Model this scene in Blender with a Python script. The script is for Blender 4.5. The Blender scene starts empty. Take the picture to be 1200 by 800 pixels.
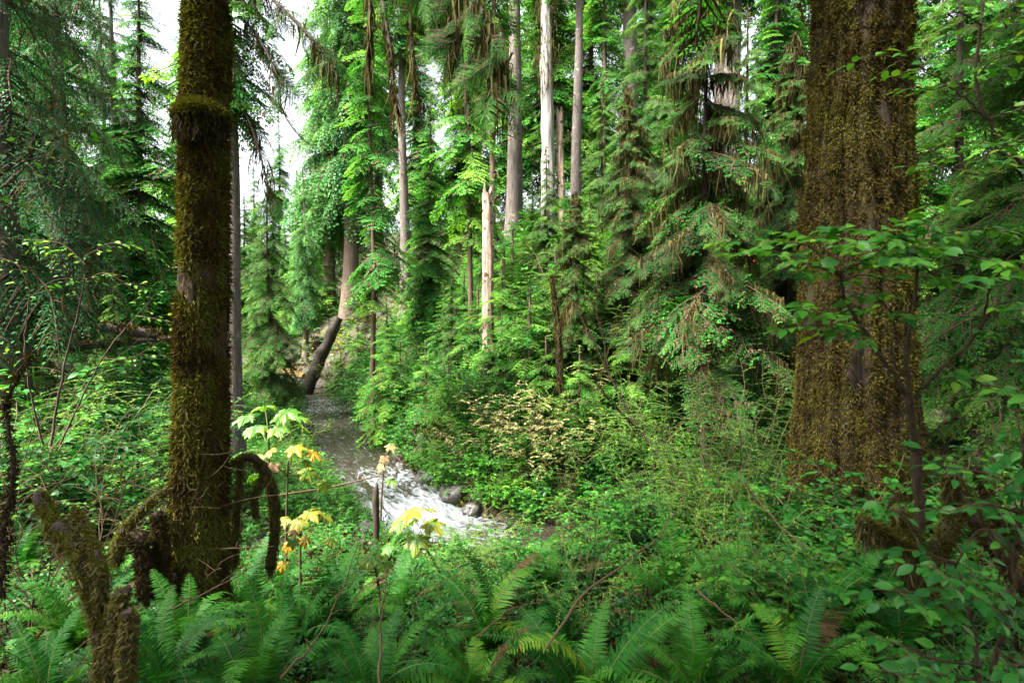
import bpy, math, random
import numpy as np
from mathutils import Vector, Matrix

# ------------------------------------------------------------------ camera, sky, sun, exposure
SC = bpy.context.scene
COL = SC.collection
PITCH = math.radians(-2.0)
FPX = 1200 * 20.0 / 36.0
cam_d = bpy.data.cameras.new('camera')
cam_d.lens = 20.0
cam_d.sensor_width = 36.0
cam_d.clip_start = 0.05
cam_d.clip_end = 2000
cam_d.dof.use_dof = True
cam_d.dof.focus_distance = 8.0
cam_d.dof.aperture_fstop = 2.8
cam = bpy.data.objects.new('camera', cam_d)
COL.objects.link(cam)
cam.location = (0, 0, 0)
cam.rotation_euler = (math.radians(90) + PITCH, 0, 0)
SC.camera = cam

SUN_EL, SUN_AZ = math.radians(56), math.radians(-120)
world = bpy.data.worlds.new('World')
SC.world = world
world.use_nodes = True
wn = world.node_tree
wn.nodes.clear()
sky = wn.nodes.new('ShaderNodeTexSky')
sky.sky_type = 'NISHITA'
sky.sun_disc = False
sky.sun_elevation = SUN_EL
sky.sun_rotation = SUN_AZ
sky.dust_density = 5.0
sky.air_density = 1.0
hs = wn.nodes.new('ShaderNodeHueSaturation')
hs.inputs['Saturation'].default_value = 0.25
bg = wn.nodes.new('ShaderNodeBackground')
bg.inputs['Strength'].default_value = 0.09
wo = wn.nodes.new('ShaderNodeOutputWorld')
wn.links.new(sky.outputs[0], hs.inputs['Color'])
wn.links.new(hs.outputs[0], bg.inputs['Color'])
wn.links.new(bg.outputs[0], wo.inputs['Surface'])
sun_d = bpy.data.lights.new('sun', 'SUN')
sun_d.energy = 3.9
sun_d.angle = math.radians(18)
sun_d.color = (1.0, 0.96, 0.88)
sun = bpy.data.objects.new('sun', sun_d)
COL.objects.link(sun)
sdir = Vector((math.sin(SUN_AZ) * math.cos(SUN_EL), math.cos(SUN_AZ) * math.cos(SUN_EL), math.sin(SUN_EL)))
sun.rotation_euler = sdir.to_track_quat('Z', 'Y').to_euler()
sun.location = sdir * 60

SC.view_settings.view_transform = 'Standard'
SC.view_settings.look = 'None'
SC.view_settings.gamma = 1.0
SC.view_settings.exposure = 3.05
SC.view_settings.use_curve_mapping = False
SC.render.engine = 'CYCLES'
cy = SC.cycles
cy.max_bounces = 6
cy.diffuse_bounces = 2
cy.glossy_bounces = 2
cy.transmission_bounces = 4
cy.transparent_max_bounces = 4
cy.volume_bounces = 0
cy.caustics_reflective = False
cy.caustics_refractive = False
cy.use_denoising = True
cy.sample_clamp_indirect = 6.0

RNG = np.random.default_rng(7)

# ------------------------------------------------------------------ pixel helpers (photo pixels, 1200x800)
CP, SP = math.cos(PITCH), math.sin(PITCH)
def ray(px, py):
    xc, yc = (px - 600) / FPX, (400 - py) / FPX
    return np.array([xc, CP - yc * SP, SP + yc * CP])
def at(px, py, Y):
    r = ray(px, py)
    return r * (Y / r[1])
def to_px(p):
    d = p[1] * CP + p[2] * SP
    u = -p[1] * SP + p[2] * CP
    d = max(d, 0.01)
    return 600 + p[0] / d * FPX, 400 - u / d * FPX

# ------------------------------------------------------------------ noise
_perm = np.random.default_rng(11).random((64, 64, 64)).astype(np.float32)
def vnoise(p):
    p = np.asarray(p, float)
    i = np.floor(p).astype(int)
    f = p - i
    f = f * f * (3 - 2 * f)
    i0 = i & 63
    i1 = (i + 1) & 63
    def g(a, b, c):
        return _perm[a, b, c]
    x0, y0, z0 = i0[..., 0], i0[..., 1], i0[..., 2]
    x1, y1, z1 = i1[..., 0], i1[..., 1], i1[..., 2]
    fx, fy, fz = f[..., 0], f[..., 1], f[..., 2]
    c00 = g(x0, y0, z0) * (1 - fx) + g(x1, y0, z0) * fx
    c10 = g(x0, y1, z0) * (1 - fx) + g(x1, y1, z0) * fx
    c01 = g(x0, y0, z1) * (1 - fx) + g(x1, y0, z1) * fx
    c11 = g(x0, y1, z1) * (1 - fx) + g(x1, y1, z1) * fx
    c0 = c00 * (1 - fy) + c10 * fy
    c1 = c01 * (1 - fy) + c11 * fy
    return c0 * (1 - fz) + c1 * fz
def fbm(p, oct=3):
    p = np.asarray(p, float)
    s, a, t = 0, 0.5, 0
    for o in range(oct):
        s = s + a * vnoise(p * (2 ** o) + 17.3 * o)
        t += a
        a *= 0.5
    return s / t

# ------------------------------------------------------------------ stream path and terrain
SP_XY = np.array([(40, 16), (25, 14.5), (14, 13.2), (8, 12.6), (3, 11.9), (0.2, 11.6), (-1.6, 12.4), (-3.4, 14.6), (-5.6, 19.2),
                  (-8.6, 26), (-11.7, 33), (-18.5, 41), (-30, 51), (-46, 70)], float)
def _resample(P, step):
    # Catmull-Rom then resample
    out = []
    Q = np.vstack([2 * P[0] - P[1], P, 2 * P[-1] - P[-2]])
    for i in range(1, len(Q) - 2):
        for t in np.linspace(0, 1, 40, endpoint=False):
            a, b, c, d = Q[i - 1], Q[i], Q[i + 1], Q[i + 2]
            out.append(0.5 * ((2 * b) + (-a + c) * t + (2 * a - 5 * b + 4 * c - d) * t * t + (-a + 3 * b - 3 * c + d) * t ** 3))
    out = np.array(out)
    s = np.concatenate([[0], np.cumsum(np.linalg.norm(np.diff(out, axis=0), axis=1))])
    ss = np.arange(0, s[-1], step)
    return np.stack([np.interp(ss, s, out[:, 0]), np.interp(ss, s, out[:, 1])], 1), ss
PATH, PS = _resample(SP_XY, 0.35)
PTAN = np.gradient(PATH, axis=0)
PTAN /= np.linalg.norm(PTAN, axis=1)[:, None]
S_FALL = PS[np.argmin(np.linalg.norm(PATH - np.array([-2.15, 12.95]), axis=1))]
def water_z(s):
    d = s - S_FALL
    return -4.4 + np.where(d > 0, 0.012 * d, 0.006 * d) + 0.16 * np.tanh(d / 0.45) + 0.05
def path_info(x, y):
    x = np.asarray(x, float).ravel(); y = np.asarray(y, float).ravel()
    d = np.empty(len(x)); k = np.empty(len(x), int)
    for a in range(0, len(x), 4000):
        b = slice(a, a + 4000)
        D = (x[b, None] - PATH[None, :, 0]) ** 2 + (y[b, None] - PATH[None, :, 1]) ** 2
        j = D.argmin(1)
        k[b] = j; d[b] = np.sqrt(D[np.arange(len(j)), j])
    t = PTAN[k]
    side = t[:, 0] * (y - PATH[k, 1]) - t[:, 1] * (x - PATH[k, 0])
    # walking upstream: far bank is on the right-hand side (negative)
    return d, np.where(side < 0, 1.0, -1.0), k
FAR_D = [0, .85, 1.1, 1.8, 3.2, 6, 12, 20, 30, 60, 300]
FAR_Z = [-.35, -.3, .1, 1.0, 2.1, 4.6, 9.3, 12.5, 14.5, 20, 40]
NEAR_D = [0, .85, 1.2, 2.3, 5, 7.5, 11, 20, 60, 300]
NEAR_Z = [-.35, -.3, .05, .4, 1.2, 2.0, 2.75, 3.2, 5, 12]
def gz(x, y, rough=True):
    shp = np.shape(x)
    x = np.asarray(x, float).ravel(); y = np.asarray(y, float).ravel()
    d, side, k = path_info(x, y)
    # far bank less high near the downstream end
    ff = np.interp(d, FAR_D, FAR_Z)
    fn = np.interp(d, NEAR_D, NEAR_Z)
    z = water_z(PS[k]) + np.where(side > 0, ff, fn)
    z += 1.0 * np.exp(-((x - 2.6) / 2.3) ** 2 - ((y - 7.9) / 1.5) ** 2)
    z += np.where(side > 0, np.clip((d - 4) / 8, 0, 1) * 3.2 * (fbm(np.stack([x * .16, y * .16, 0 * x + 3], 1), 2) - .5), 0)
    z += 0.75 * np.exp(-((x - 3.3) ** 2 + (y - 5.4) ** 2) / 5.0)
    if rough:
        amp = np.clip((d - 1.2) / 2.5, 0, 1)
        z += amp * 0.55 * (fbm(np.stack([x * .55, y * .55, 0 * x], 1), 3) - .5)
        z += np.clip((d - 1.3), 0.15, 1) * 0.14 * (vnoise(np.stack([x * 2.3, y * 2.3, 0 * x + 5], 1)) - .5)
    return z.reshape(shp)
def g1(x, y):
    return float(gz(np.array([x]), np.array([y]))[0])
def hit(px, py, ymax=80):
    r = ray(px, py)
    ys = np.linspace(1.2, ymax, 600)
    P = r[None] * (ys / r[1])[:, None]
    z = gz(P[:, 0], P[:, 1])
    below = np.nonzero(P[:, 2] < z)[0]
    if len(below) == 0:
        return P[-1]
    i = below[0]
    return np.array([P[i, 0], P[i, 1], z[i]])

# ------------------------------------------------------------------ materials
def new_mat(name):
    m = bpy.data.materials.new(name)
    m.use_nodes = True
    nt = m.node_tree
    nt.nodes.clear()
    return m, nt, nt.nodes.new('ShaderNodeOutputMaterial')
def ramp(nt, stops):
    r = nt.nodes.new('ShaderNodeValToRGB')
    e = r.color_ramp.elements
    while len(e) < len(stops):
        e.new(0.5)
    for i, (p, c) in enumerate(stops):
        e[i].position = p
        e[i].color = (*c, 1)
    return r
def leaf_mat(name, stops, transl=0.3, rough=0.42, spec=0.4, tcol=(1.5, 1.35, 0.6), objvar=0.18):
    m, nt, out = new_mat(name)
    N, L = nt.nodes.new, nt.links.new
    a = N('ShaderNodeAttribute'); a.attribute_name = 'tint'
    oi = N('ShaderNodeObjectInfo')
    mad = N('ShaderNodeMath'); mad.operation = 'MULTIPLY_ADD'
    L(oi.outputs['Random'], mad.inputs[0]); mad.inputs[1].default_value = objvar; 
    sub = N('ShaderNodeMath'); sub.operation = 'SUBTRACT'; sub.inputs[1].default_value = objvar / 2
    L(a.outputs['Fac'], sub.inputs[0]); L(sub.outputs[0], mad.inputs[2])
    r = ramp(nt, stops)
    L(mad.outputs[0], r.inputs['Fac'])
    p = N('ShaderNodeBsdfPrincipled')
    p.inputs['Roughness'].default_value = rough
    p.inputs['Specular IOR Level'].default_value = spec
    L(r.outputs['Color'], p.inputs['Base Color'])
    if transl > 0:
        mc = N('ShaderNodeVectorMath'); mc.operation = 'MULTIPLY'
        L(r.outputs['Color'], mc.inputs[0]); mc.inputs[1].default_value = tcol
        t = N('ShaderNodeBsdfTranslucent'); L(mc.outputs[0], t.inputs['Color'])
        mx = N('ShaderNodeMixShader'); mx.inputs['Fac'].default_value = transl
        L(p.outputs[0], mx.inputs[1]); L(t.outputs[0], mx.inputs[2]); L(mx.outputs[0], out.inputs['Surface'])
    else:
        L(p.outputs[0], out.inputs['Surface'])
    return m
def bark_mat(name, dark, light, moss=None, moss_amt=0.5, vscale=(7, 7, 1.2), rough=0.9, lich=None, lich_amt=0.62, bump=0.6):
    m, nt, out = new_mat(name)
    N, L = nt.nodes.new, nt.links.new
    tc = N('ShaderNodeTexCoord'); mp = N('ShaderNodeMapping'); mp.inputs['Scale'].default_value = vscale
    L(tc.outputs['Object'], mp.inputs['Vector'])
    n1 = N('ShaderNodeTexNoise'); n1.inputs['Scale'].default_value = 3.0; n1.inputs['Detail'].default_value = 8; n1.inputs['Roughness'].default_value = .65
    L(mp.outputs[0], n1.inputs['Vector'])
    r = ramp(nt, [(0.32, dark), (0.68, light)])
    L(n1.outputs['Fac'], r.inputs['Fac'])
    col = r.outputs['Color']
    def over(col, c, scale, amt, w):
        n2 = N('ShaderNodeTexNoise'); n2.inputs['Scale'].default_value = scale; n2.inputs['Detail'].default_value = 6
        L(tc.outputs['Object'], n2.inputs['Vector'])
        rr = ramp(nt, [(amt, (0, 0, 0)), (amt + w, (1, 1, 1))])
        L(n2.outputs['Fac'], rr.inputs['Fac'])
        mx = N('ShaderNodeMix'); mx.data_type = 'RGBA'
        L(rr.outputs['Color'], mx.inputs['Factor']); L(col, mx.inputs['A']); mx.inputs['B'].default_value = (*c, 1)
        return mx.outputs['Result']
    if lich:
        col = over(col, lich, 5.0, lich_amt, .08)
    if moss:
        col = over(col, moss, 3.2, moss_amt, .14)
    p = N('ShaderNodeBsdfPrincipled'); p.inputs['Roughness'].default_value = rough
    p.inputs['Specular IOR Level'].default_value = 0.25
    L(col, p.inputs['Base Color'])
    b = N('ShaderNodeBump'); b.inputs['Strength'].default_value = bump; b.inputs['Distance'].default_value = 0.03
    L(n1.outputs['Fac'], b.inputs['Height']); L(b.outputs[0], p.inputs['Normal'])
    L(p.outputs[0], out.inputs['Surface'])
    return m

M = {}
M['hemlock'] = leaf_mat('hemlock needles', [(0, (.004, .030, .008)), (.35, (.012, .086, .013)), (.7, (.044, .190, .026)), (1, (.130, .300, .034))], .36, .65, .07)
M['spruce'] = leaf_mat('spruce needles', [(0, (.005, .032, .013)), (.5, (.010, .070, .026)), (1, (.040, .155, .045))], .3, .6, .14)
M['cedar'] = leaf_mat('cedar sprays', [(0, (.010, .065, .024)), (.5, (.032, .140, .045)), (1, (.110, .280, .065))], .36, .6, .14)
M['fern'] = leaf_mat('fern', [(0, (.004, .036, .006)), (.4, (.014, .098, .010)), (.75, (.045, .170, .014)), (.93, (.13, .22, .015)), (1, (.22, .15, .02))], .32, .5, .13, objvar=.42)
M['leaf'] = leaf_mat('broad leaves', [(0, (.003, .032, .006)), (.45, (.016, .112, .012)), (.8, (.065, .205, .016)), (1, (.20, .29, .02))], .34, .42, .2)
M['huck'] = leaf_mat('huckleberry leaves', [(0, (.010, .068, .010)), (.5, (.040, .155, .016)), (1, (.21, .31, .035))], .36, .5, .2)
M['cream'] = leaf_mat('pale autumn leaves', [(0, (.06, .09, .02)), (.4, (.18, .17, .06)), (1, (.36, .31, .15))], .3, .6, .2, (1.1, 1.05, .8))
M['yellow'] = leaf_mat('yellowing leaves', [(0, (.03, .13, .014)), (.3, (.085, .20, .018)), (.6, (.25, .25, .018)), (1, (.33, .19, .010))], .35, .45, .4, (1.2, 1.1, .5))
M['moss'] = leaf_mat('moss', [(0, (.012, .008, .004)), (.35, (.030, .021, .007)), (.6, (.060, .046, .010)), (.8, (.10, .088, .014)), (1, (.125, .135, .020))], .16, .85, .06, (1.2, 1.1, .5))
M['hang'] = leaf_mat('hanging moss', [(0, (.020, .018, .008)), (.5, (.060, .050, .018)), (1, (.16, .14, .055))], .3, .85, .05, (1.2, 1.1, .6))
M['twig'] = leaf_mat('twigs', [(0, (.022, .014, .009)), (.5, (.062, .040, .024)), (1, (.085, .056, .034))], 0, .85, .1)
M['stem'] = leaf_mat('green brown stems', [(0, (.028, .020, .010)), (.5, (.07, .055, .02)), (1, (.12, .16, .04))], 0, .6, .3)
M['deadleaf'] = leaf_mat('dead brown leaves', [(0, (.035, .018, .007)), (.6, (.085, .046, .018)), (1, (.26, .17, .08))], .2, .7, .2, (1.2, 1, .6))
M['bark_moss'] = bark_mat('mossy bark', (.014, .009, .005), (.085, .056, .030), (.050, .040, .011), .50, (16, 16, 4.5), bump=1.0)
M['bark_big'] = bark_mat('deep mossy bark', (.008, .005, .003), (.038, .026, .016), (.030, .024, .007), .44, (7, 7, 1.1))
M['bark_grey'] = bark_mat('grey bark', (.040, .032, .028), (.145, .120, .102), (.075, .085, .03), .62, (8, 8, .9), lich=(.20, .195, .175))
M['bark_brown'] = bark_mat('brown bark', (.028, .018, .012), (.12, .080, .056), (.07, .07, .02), .56, (8, 8, 1.2))
M['bark_red'] = bark_mat('cedar bark', (.050, .034, .026), (.19, .135, .10), (.08, .08, .03), .64, (10, 10, .5))
M['bark_dark'] = bark_mat('dark bark', (.014, .010, .008), (.055, .038, .028), (.05, .05, .014), .55, (8, 8, 1.2))
M['wood_pale'] = bark_mat('bleached wood', (.13, .08, .055), (.40, .30, .235), (.16, .10, .06), .60, (9, 9, .55), lich=(.05, .03, .02), lich_amt=.56)  # lichen layer reused to paint dark cracks and holes into the wood
M['wood_white'] = bark_mat('silver wood', (.10, .09, .078), (.29, .275, .25), (.10, .085, .05), .68, (9, 9, .35))
M['log_wet'] = bark_mat('wet log', (.012, .008, .006), (.050, .036, .028), (.04, .045, .012), .56, (1, 6, 6), rough=.5)
M['log_lit'] = bark_mat('yellow lit log', (.10, .06, .025), (.30, .19, .08), (.12, .13, .03), .5, (1, 6, 6))  # yellow light falling on this log is painted into its colour
M['rock'] = bark_mat('wet dark rock', (.020, .019, .018), (.085, .078, .07), (.03, .04, .012), .62, (3, 3, 5), rough=.35)
def ground_mat():
    m, nt, out = new_mat('forest soil')
    N, L = nt.nodes.new, nt.links.new
    tc = N('ShaderNodeTexCoord')
    n1 = N('ShaderNodeTexNoise'); n1.inputs['Scale'].default_value = 1.1; n1.inputs['Detail'].default_value = 9
    n2 = N('ShaderNodeTexNoise'); n2.inputs['Scale'].default_value = 14; n2.inputs['Detail'].default_value = 6
    L(tc.outputs['Object'], n1.inputs['Vector']); L(tc.outputs['Object'], n2.inputs['Vector'])
    r1 = ramp(nt, [(.35, (.022, .015, .009)), (.52, (.045, .032, .016)), (.66, (.030, .048, .012))])
    r2 = ramp(nt, [(.35, (.5, .5, .5)), (.7, (1.3, 1.25, 1.15))])
    L(n1.outputs['Fac'], r1.inputs['Fac']); L(n2.outputs['Fac'], r2.inputs['Fac'])
    mx = N('ShaderNodeMix'); mx.data_type = 'RGBA'; mx.blend_type = 'MULTIPLY'; mx.inputs['Factor'].default_value = 1
    L(r1.outputs['Color'], mx.inputs['A']); L(r2.outputs['Color'], mx.inputs['B'])
    p = N('ShaderNodeBsdfPrincipled'); p.inputs['Roughness'].default_value = .9
    L(mx.outputs['Result'], p.inputs['Base Color'])
    b = N('ShaderNodeBump'); b.inputs['Strength'].default_value = .8; b.inputs['Distance'].default_value = .04
    L(n2.outputs['Fac'], b.inputs['Height']); L(b.outputs[0], p.inputs['Normal'])
    L(p.outputs[0], out.inputs['Surface'])
    return m
M['soil'] = ground_mat()
def water_mat():
    m, nt, out = new_mat('stream water')
    N, L = nt.nodes.new, nt.links.new
    fl = N('ShaderNodeAttribute'); fl.attribute_name = 'flow'
    mp = N('ShaderNodeMapping'); mp.inputs['Scale'].default_value = (1.0, 2.6, 1); L(fl.outputs['Vector'], mp.inputs['Vector'])
    a = N('ShaderNodeAttribute'); a.attribute_name = 'tint'
    n = N('ShaderNodeTexNoise'); n.inputs['Scale'].default_value = 2.6; n.inputs['Detail'].default_value = 8; n.inputs['Roughness'].default_value = .68
    n.inputs['Distortion'].default_value = 1.2
    L(mp.outputs[0], n.inputs['Vector'])
    ad = N('ShaderNodeMath'); ad.operation = 'ADD'; L(a.outputs['Fac'], ad.inputs[0]); L(n.outputs['Fac'], ad.inputs[1])
    mr = N('ShaderNodeMapRange'); mr.inputs['From Min'].default_value = .72; mr.inputs['From Max'].default_value = .98; L(ad.outputs[0], mr.inputs['Value'])
    mx = N('ShaderNodeMix'); mx.data_type = 'RGBA'
    L(mr.outputs[0], mx.inputs['Factor']); mx.inputs['A'].default_value = (.020, .017, .012, 1); mx.inputs['B'].default_value = (.24, .265, .28, 1)
    rr = N('ShaderNodeMapRange'); L(mr.outputs[0], rr.inputs['Value']); rr.inputs['To Min'].default_value = .04; rr.inputs['To Max'].default_value = .6
    p = N('ShaderNodeBsdfPrincipled'); p.inputs['IOR'].default_value = 1.33; p.inputs['Specular IOR Level'].default_value = .55
    L(mx.outputs['Result'], p.inputs['Base Color']); L(rr.outputs[0], p.inputs['Roughness'])
    n3 = N('ShaderNodeTexNoise'); n3.inputs['Scale'].default_value = 2.0; n3.inputs['Detail'].default_value = 6; n3.inputs['Distortion'].default_value = 1.0
    L(mp.outputs[0], n3.inputs['Vector'])
    b = N('ShaderNodeBump'); b.inputs['Strength'].default_value = .5; b.inputs['Distance'].default_value = .08
    L(n3.outputs['Fac'], b.inputs['Height']); L(b.outputs[0], p.inputs['Normal'])
    L(p.outputs[0], out.inputs['Surface'])
    return m
M['water'] = water_mat()
def plain(name, c, rough=.4, spec=.5):
    m, nt, out = new_mat(name)
    p = nt.nodes.new('ShaderNodeBsdfPrincipled')
    p.inputs['Base Color'].default_value = (*c, 1); p.inputs['Roughness'].default_value = rough; p.inputs['Specular IOR Level'].default_value = spec
    nt.links.new(p.outputs[0], out.inputs['Surface'])
    return m
M['berry'] = plain('red berries', (.55, .02, .015), .25)
def pebble_mat():
    m = leaf_mat('pebbles', [(0, (.07, .055, .045)), (.5, (.17, .14, .12)), (1, (.34, .30, .27))], 0, .55, .4)
    return m
M['pebble'] = pebble_mat()

# ------------------------------------------------------------------ mesh batches
def norm(a):
    return a / np.maximum(np.linalg.norm(a, axis=-1, keepdims=True), 1e-9)
class MB:
    """collects faces; v list, and per size (3/4) face arrays with material slot and tint"""
    def __init__(self):
        self.v = []; self.n = 0
        self.f = {3: [], 4: []}; self.m = {3: [], 4: []}; self.t = {3: [], 4: []}
    def add(self, v, f, mat=0, tint=0.5):
        f = np.asarray(f, int)
        k = f.shape[1]
        self.v.append(np.asarray(v, float)); self.f[k].append(f + self.n); self.n += len(v)
        self.m[k].append(np.broadcast_to(np.asarray(mat, int), (len(f),))); self.t[k].append(np.broadcast_to(np.asarray(tint, float), (len(f),)))
        return self
    def geom(self):
        g = {'v': np.concatenate(self.v) if self.v else np.zeros((0, 3))}
        for k in (3, 4):
            if self.f[k]:
                g[k] = (np.concatenate(self.f[k]), np.concatenate(self.m[k]), np.concatenate(self.t[k]))
        return g
    def inst(self, g, R, T, dt=None, mat=None):
        n, nv = len(R), len(g['v'])
        if n == 0: return self
        v = np.einsum('mij,nj->mni', R, g['v']) + T[:, None, :]
        self.v.append(v.reshape(-1, 3))
        off = self.n + np.arange(n) * nv
        self.n += n * nv
        for k in (3, 4):
            if k in g:
                f, m, t = g[k]
                self.f[k].append((f[None] + off[:, None, None]).reshape(-1, k))
                mm = m if mat is None else np.full(len(m), mat)
                self.m[k].append(np.tile(mm, n))
                tt = np.tile(t, n) if dt is None else (t[None] + np.asarray(dt)[:, None]).ravel()
                self.t[k].append(tt)
        return self
    def build(self, name, mats, parent=None, smooth=True):
        me = mesh_from(self.geom(), name, mats, smooth)
        return link(name, me, parent)
def mesh_from(g, name, mats, smooth=True):
    me = bpy.data.meshes.new(name)
    v = g['v'].astype(np.float32)
    me.vertices.add(len(v)); me.vertices.foreach_set('co', v.ravel())
    loops, tot, mi, ti = [], [], [], []
    for k in (3, 4):
        if k in g:
            f, m, t = g[k]
            loops.append(f.ravel()); tot.append(np.full(len(f), k)); mi.append(m); ti.append(t)
    loops = np.concatenate(loops).astype(np.int32); tot = np.concatenate(tot).astype(np.int32)
    me.loops.add(len(loops)); me.loops.foreach_set('vertex_index', loops)
    me.polygons.add(len(tot))
    me.polygons.foreach_set('loop_start', np.concatenate([[0], np.cumsum(tot)[:-1]]).astype(np.int32))
    me.polygons.foreach_set('material_index', np.concatenate(mi).astype(np.int32))
    me.polygons.foreach_set('use_smooth', np.full(len(tot), smooth))
    at_ = me.attributes.new('tint', 'FLOAT', 'FACE')
    at_.data.foreach_set('value', np.concatenate(ti).astype(np.float32))
    for m in mats:
        me.materials.append(M[m] if isinstance(m, str) else m)
    me.update(calc_edges=True)
    return me
def link(name, data, parent=None):
    o = bpy.data.objects.new(name, data)
    if parent is not None and name in ('hanging_moss', 'moss'): o['kind'] = 'stuff'
    COL.objects.link(o)
    if parent is not None: o.parent = parent
    return o
def tag(o, label=None, cat=None, group=None, kind=None):
    if label: o['label'] = label
    if cat: o['category'] = cat
    if group: o['group'] = group
    if kind: o['kind'] = kind
    return o
def thing(name, label, cat, loc=(0, 0, 0), rz=0, group=None, scale=1):
    o = link(name, None)
    o.location = loc; o.rotation_euler = (0, 0, rz)
    o.scale = (scale,) * 3 if np.isscalar(scale) else scale
    return tag(o, label, cat, group)
KIDS = {}
def copy_tree(o, parent=None):
    c = o.copy(); COL.objects.link(c)
    for k in ('label', 'group'):
        if parent is None and k in c: del c[k]
    c.parent = parent
    for ch in o.children:
        copy_tree(ch, c)
    return c

def frames(D, N, L, W=None):
    X = norm(D); Z = norm(N - (N * X).sum(-1, keepdims=True) * X); Y = np.cross(Z, X)
    L = np.broadcast_to(np.asarray(L, float), (len(X),)); W = L if W is None else np.broadcast_to(np.asarray(W, float), (len(X),))
    return np.stack([X * L[:, None], Y * W[:, None], Z * L[:, None]], -1)
def euler(ax, ay, az):
    ax, ay, az = np.broadcast_arrays(np.asarray(ax, float), ay, az)
    cx, sx, cy_, sy, cz, sz = np.cos(ax), np.sin(ax), np.cos(ay), np.sin(ay), np.cos(az), np.sin(az)
    R = np.empty(ax.shape + (3, 3))
    R[..., 0, 0] = cz * cy_; R[..., 0, 1] = cz * sy * sx - sz * cx; R[..., 0, 2] = cz * sy * cx + sz * sx
    R[..., 1, 0] = sz * cy_; R[..., 1, 1] = sz * sy * sx + cz * cx; R[..., 1, 2] = sz * sy * cx - cz * sx
    R[..., 2, 0] = -sy; R[..., 2, 1] = cy_ * sx; R[..., 2, 2] = cy_ * cx
    return R

# unit leaf shapes along +X, normal +Z; L scales X/Z, W scales Y (full width 1)
DIAMOND = {'v': np.array([(0, 0, 0), (.45, -.5, .03), (1, 0, -.06), (.45, .5, .03)]), 4: (np.array([[0, 1, 2, 3]]), np.array([0]), np.array([0.]))}
FOLD = {'v': np.array([(0, 0, 0), (.42, -.5, .09), (1, 0, -.10), (.42, .5, .09)]), 3: (np.array([[0, 1, 2], [0, 2, 3]]), np.array([0, 0]), np.array([0., 0.]))}
OVATE = {'v': np.array([(0, 0, 0), (.35, 0, .0), (.7, 0, -.04), (1, 0, -.14), (.22, -.40, .06), (.55, -.47, .04), (.84, -.22, -.05), (.22, .40, .06), (.55, .47, .04), (.84, .22, -.05)]),
         3: (np.array([[0, 4, 1], [0, 1, 7], [2, 6, 3], [2, 3, 9]]), np.zeros(4, int), np.zeros(4)),
         4: (np.array([[1, 4, 5, 2], [1, 2, 8, 7]]), np.zeros(2, int), np.zeros(2))}
# close the tip side
OVATE[3] = (np.array([[0, 4, 1], [0, 1, 7], [2, 5, 6], [2, 6, 3], [2, 3, 9], [2, 9, 8]]), np.zeros(6, int), np.zeros(6))
ROUND = {'v': np.array([(0, 0, 0), (.12, -.36, .05), (.5, -.5, .07), (.88, -.3, .0), (1, 0, -.06), (.88, .3, .0), (.5, .5, .07), (.12, .36, .05)]),
         4: (np.array([[0, 1, 2, 3], [0, 3, 4, 5], [0, 5, 6, 7]]), np.zeros(3, int), np.zeros(3))}

def tube_geom(mb, pts, rad, sides=6, mat=0, tint=0.5, cap=False):
    pts = np.asarray(pts, float); n = len(pts)
    rad = np.broadcast_to(np.asarray(rad, float), (n,))
    t = norm(np.gradient(pts, axis=0))
    ref = np.array([0.31, 0.95, 0.05]) if abs(t[:, 2]).mean() > .6 else np.array([0.05, 0.1, 1.])
    a = norm(np.cross(t, ref)); b = np.cross(t, a)
    th = np.arange(sides) / sides * 2 * np.pi
    v = pts[:, None] + rad[:, None, None] * (np.cos(th)[None, :, None] * a[:, None] + np.sin(th)[None, :, None] * b[:, None])
    i = np.arange(n - 1)[:, None] * sides; j = np.arange(sides)[None]; j2 = (j + 1) % sides
    f = np.stack([i + j, i + j2, i + sides + j2, i + sides + j], -1).reshape(-1, 4)
    mb.add(v.reshape(-1, 3), f, mat, tint)
    if cap:
        for k, base in ((0, 0), (n - 1, (n - 1) * sides)):
            c = pts[k]
            vv = np.vstack([v[k], c])
            mb.add(vv, [[q, (q + 1) % sides, sides] for q in range(sides)], mat, tint)
    return mb
def bez(p0, p1, p2, n=10):
    t = np.linspace(0, 1, n)[:, None]
    return (1 - t) ** 2 * np.asarray(p0) + 2 * t * (1 - t) * np.asarray(p1) + t * t * np.asarray(p2)
def smooth_line(P, n=24):
    P = np.asarray(P, float)
    Q = np.vstack([2 * P[0] - P[1], P, 2 * P[-1] - P[-2]])
    out = []
    m = max(2, n // (len(P) - 1))
    for i in range(1, len(Q) - 2):
        for t in np.linspace(0, 1, m, endpoint=False):
            a, b, c, d = Q[i - 1], Q[i], Q[i + 1], Q[i + 2]
            out.append(0.5 * ((2 * b) + (-a + c) * t + (2 * a - 5 * b + 4 * c - d) * t * t + (-a + 3 * b - 3 * c + d) * t ** 3))
    out.append(P[-1])
    return np.array(out)

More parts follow.
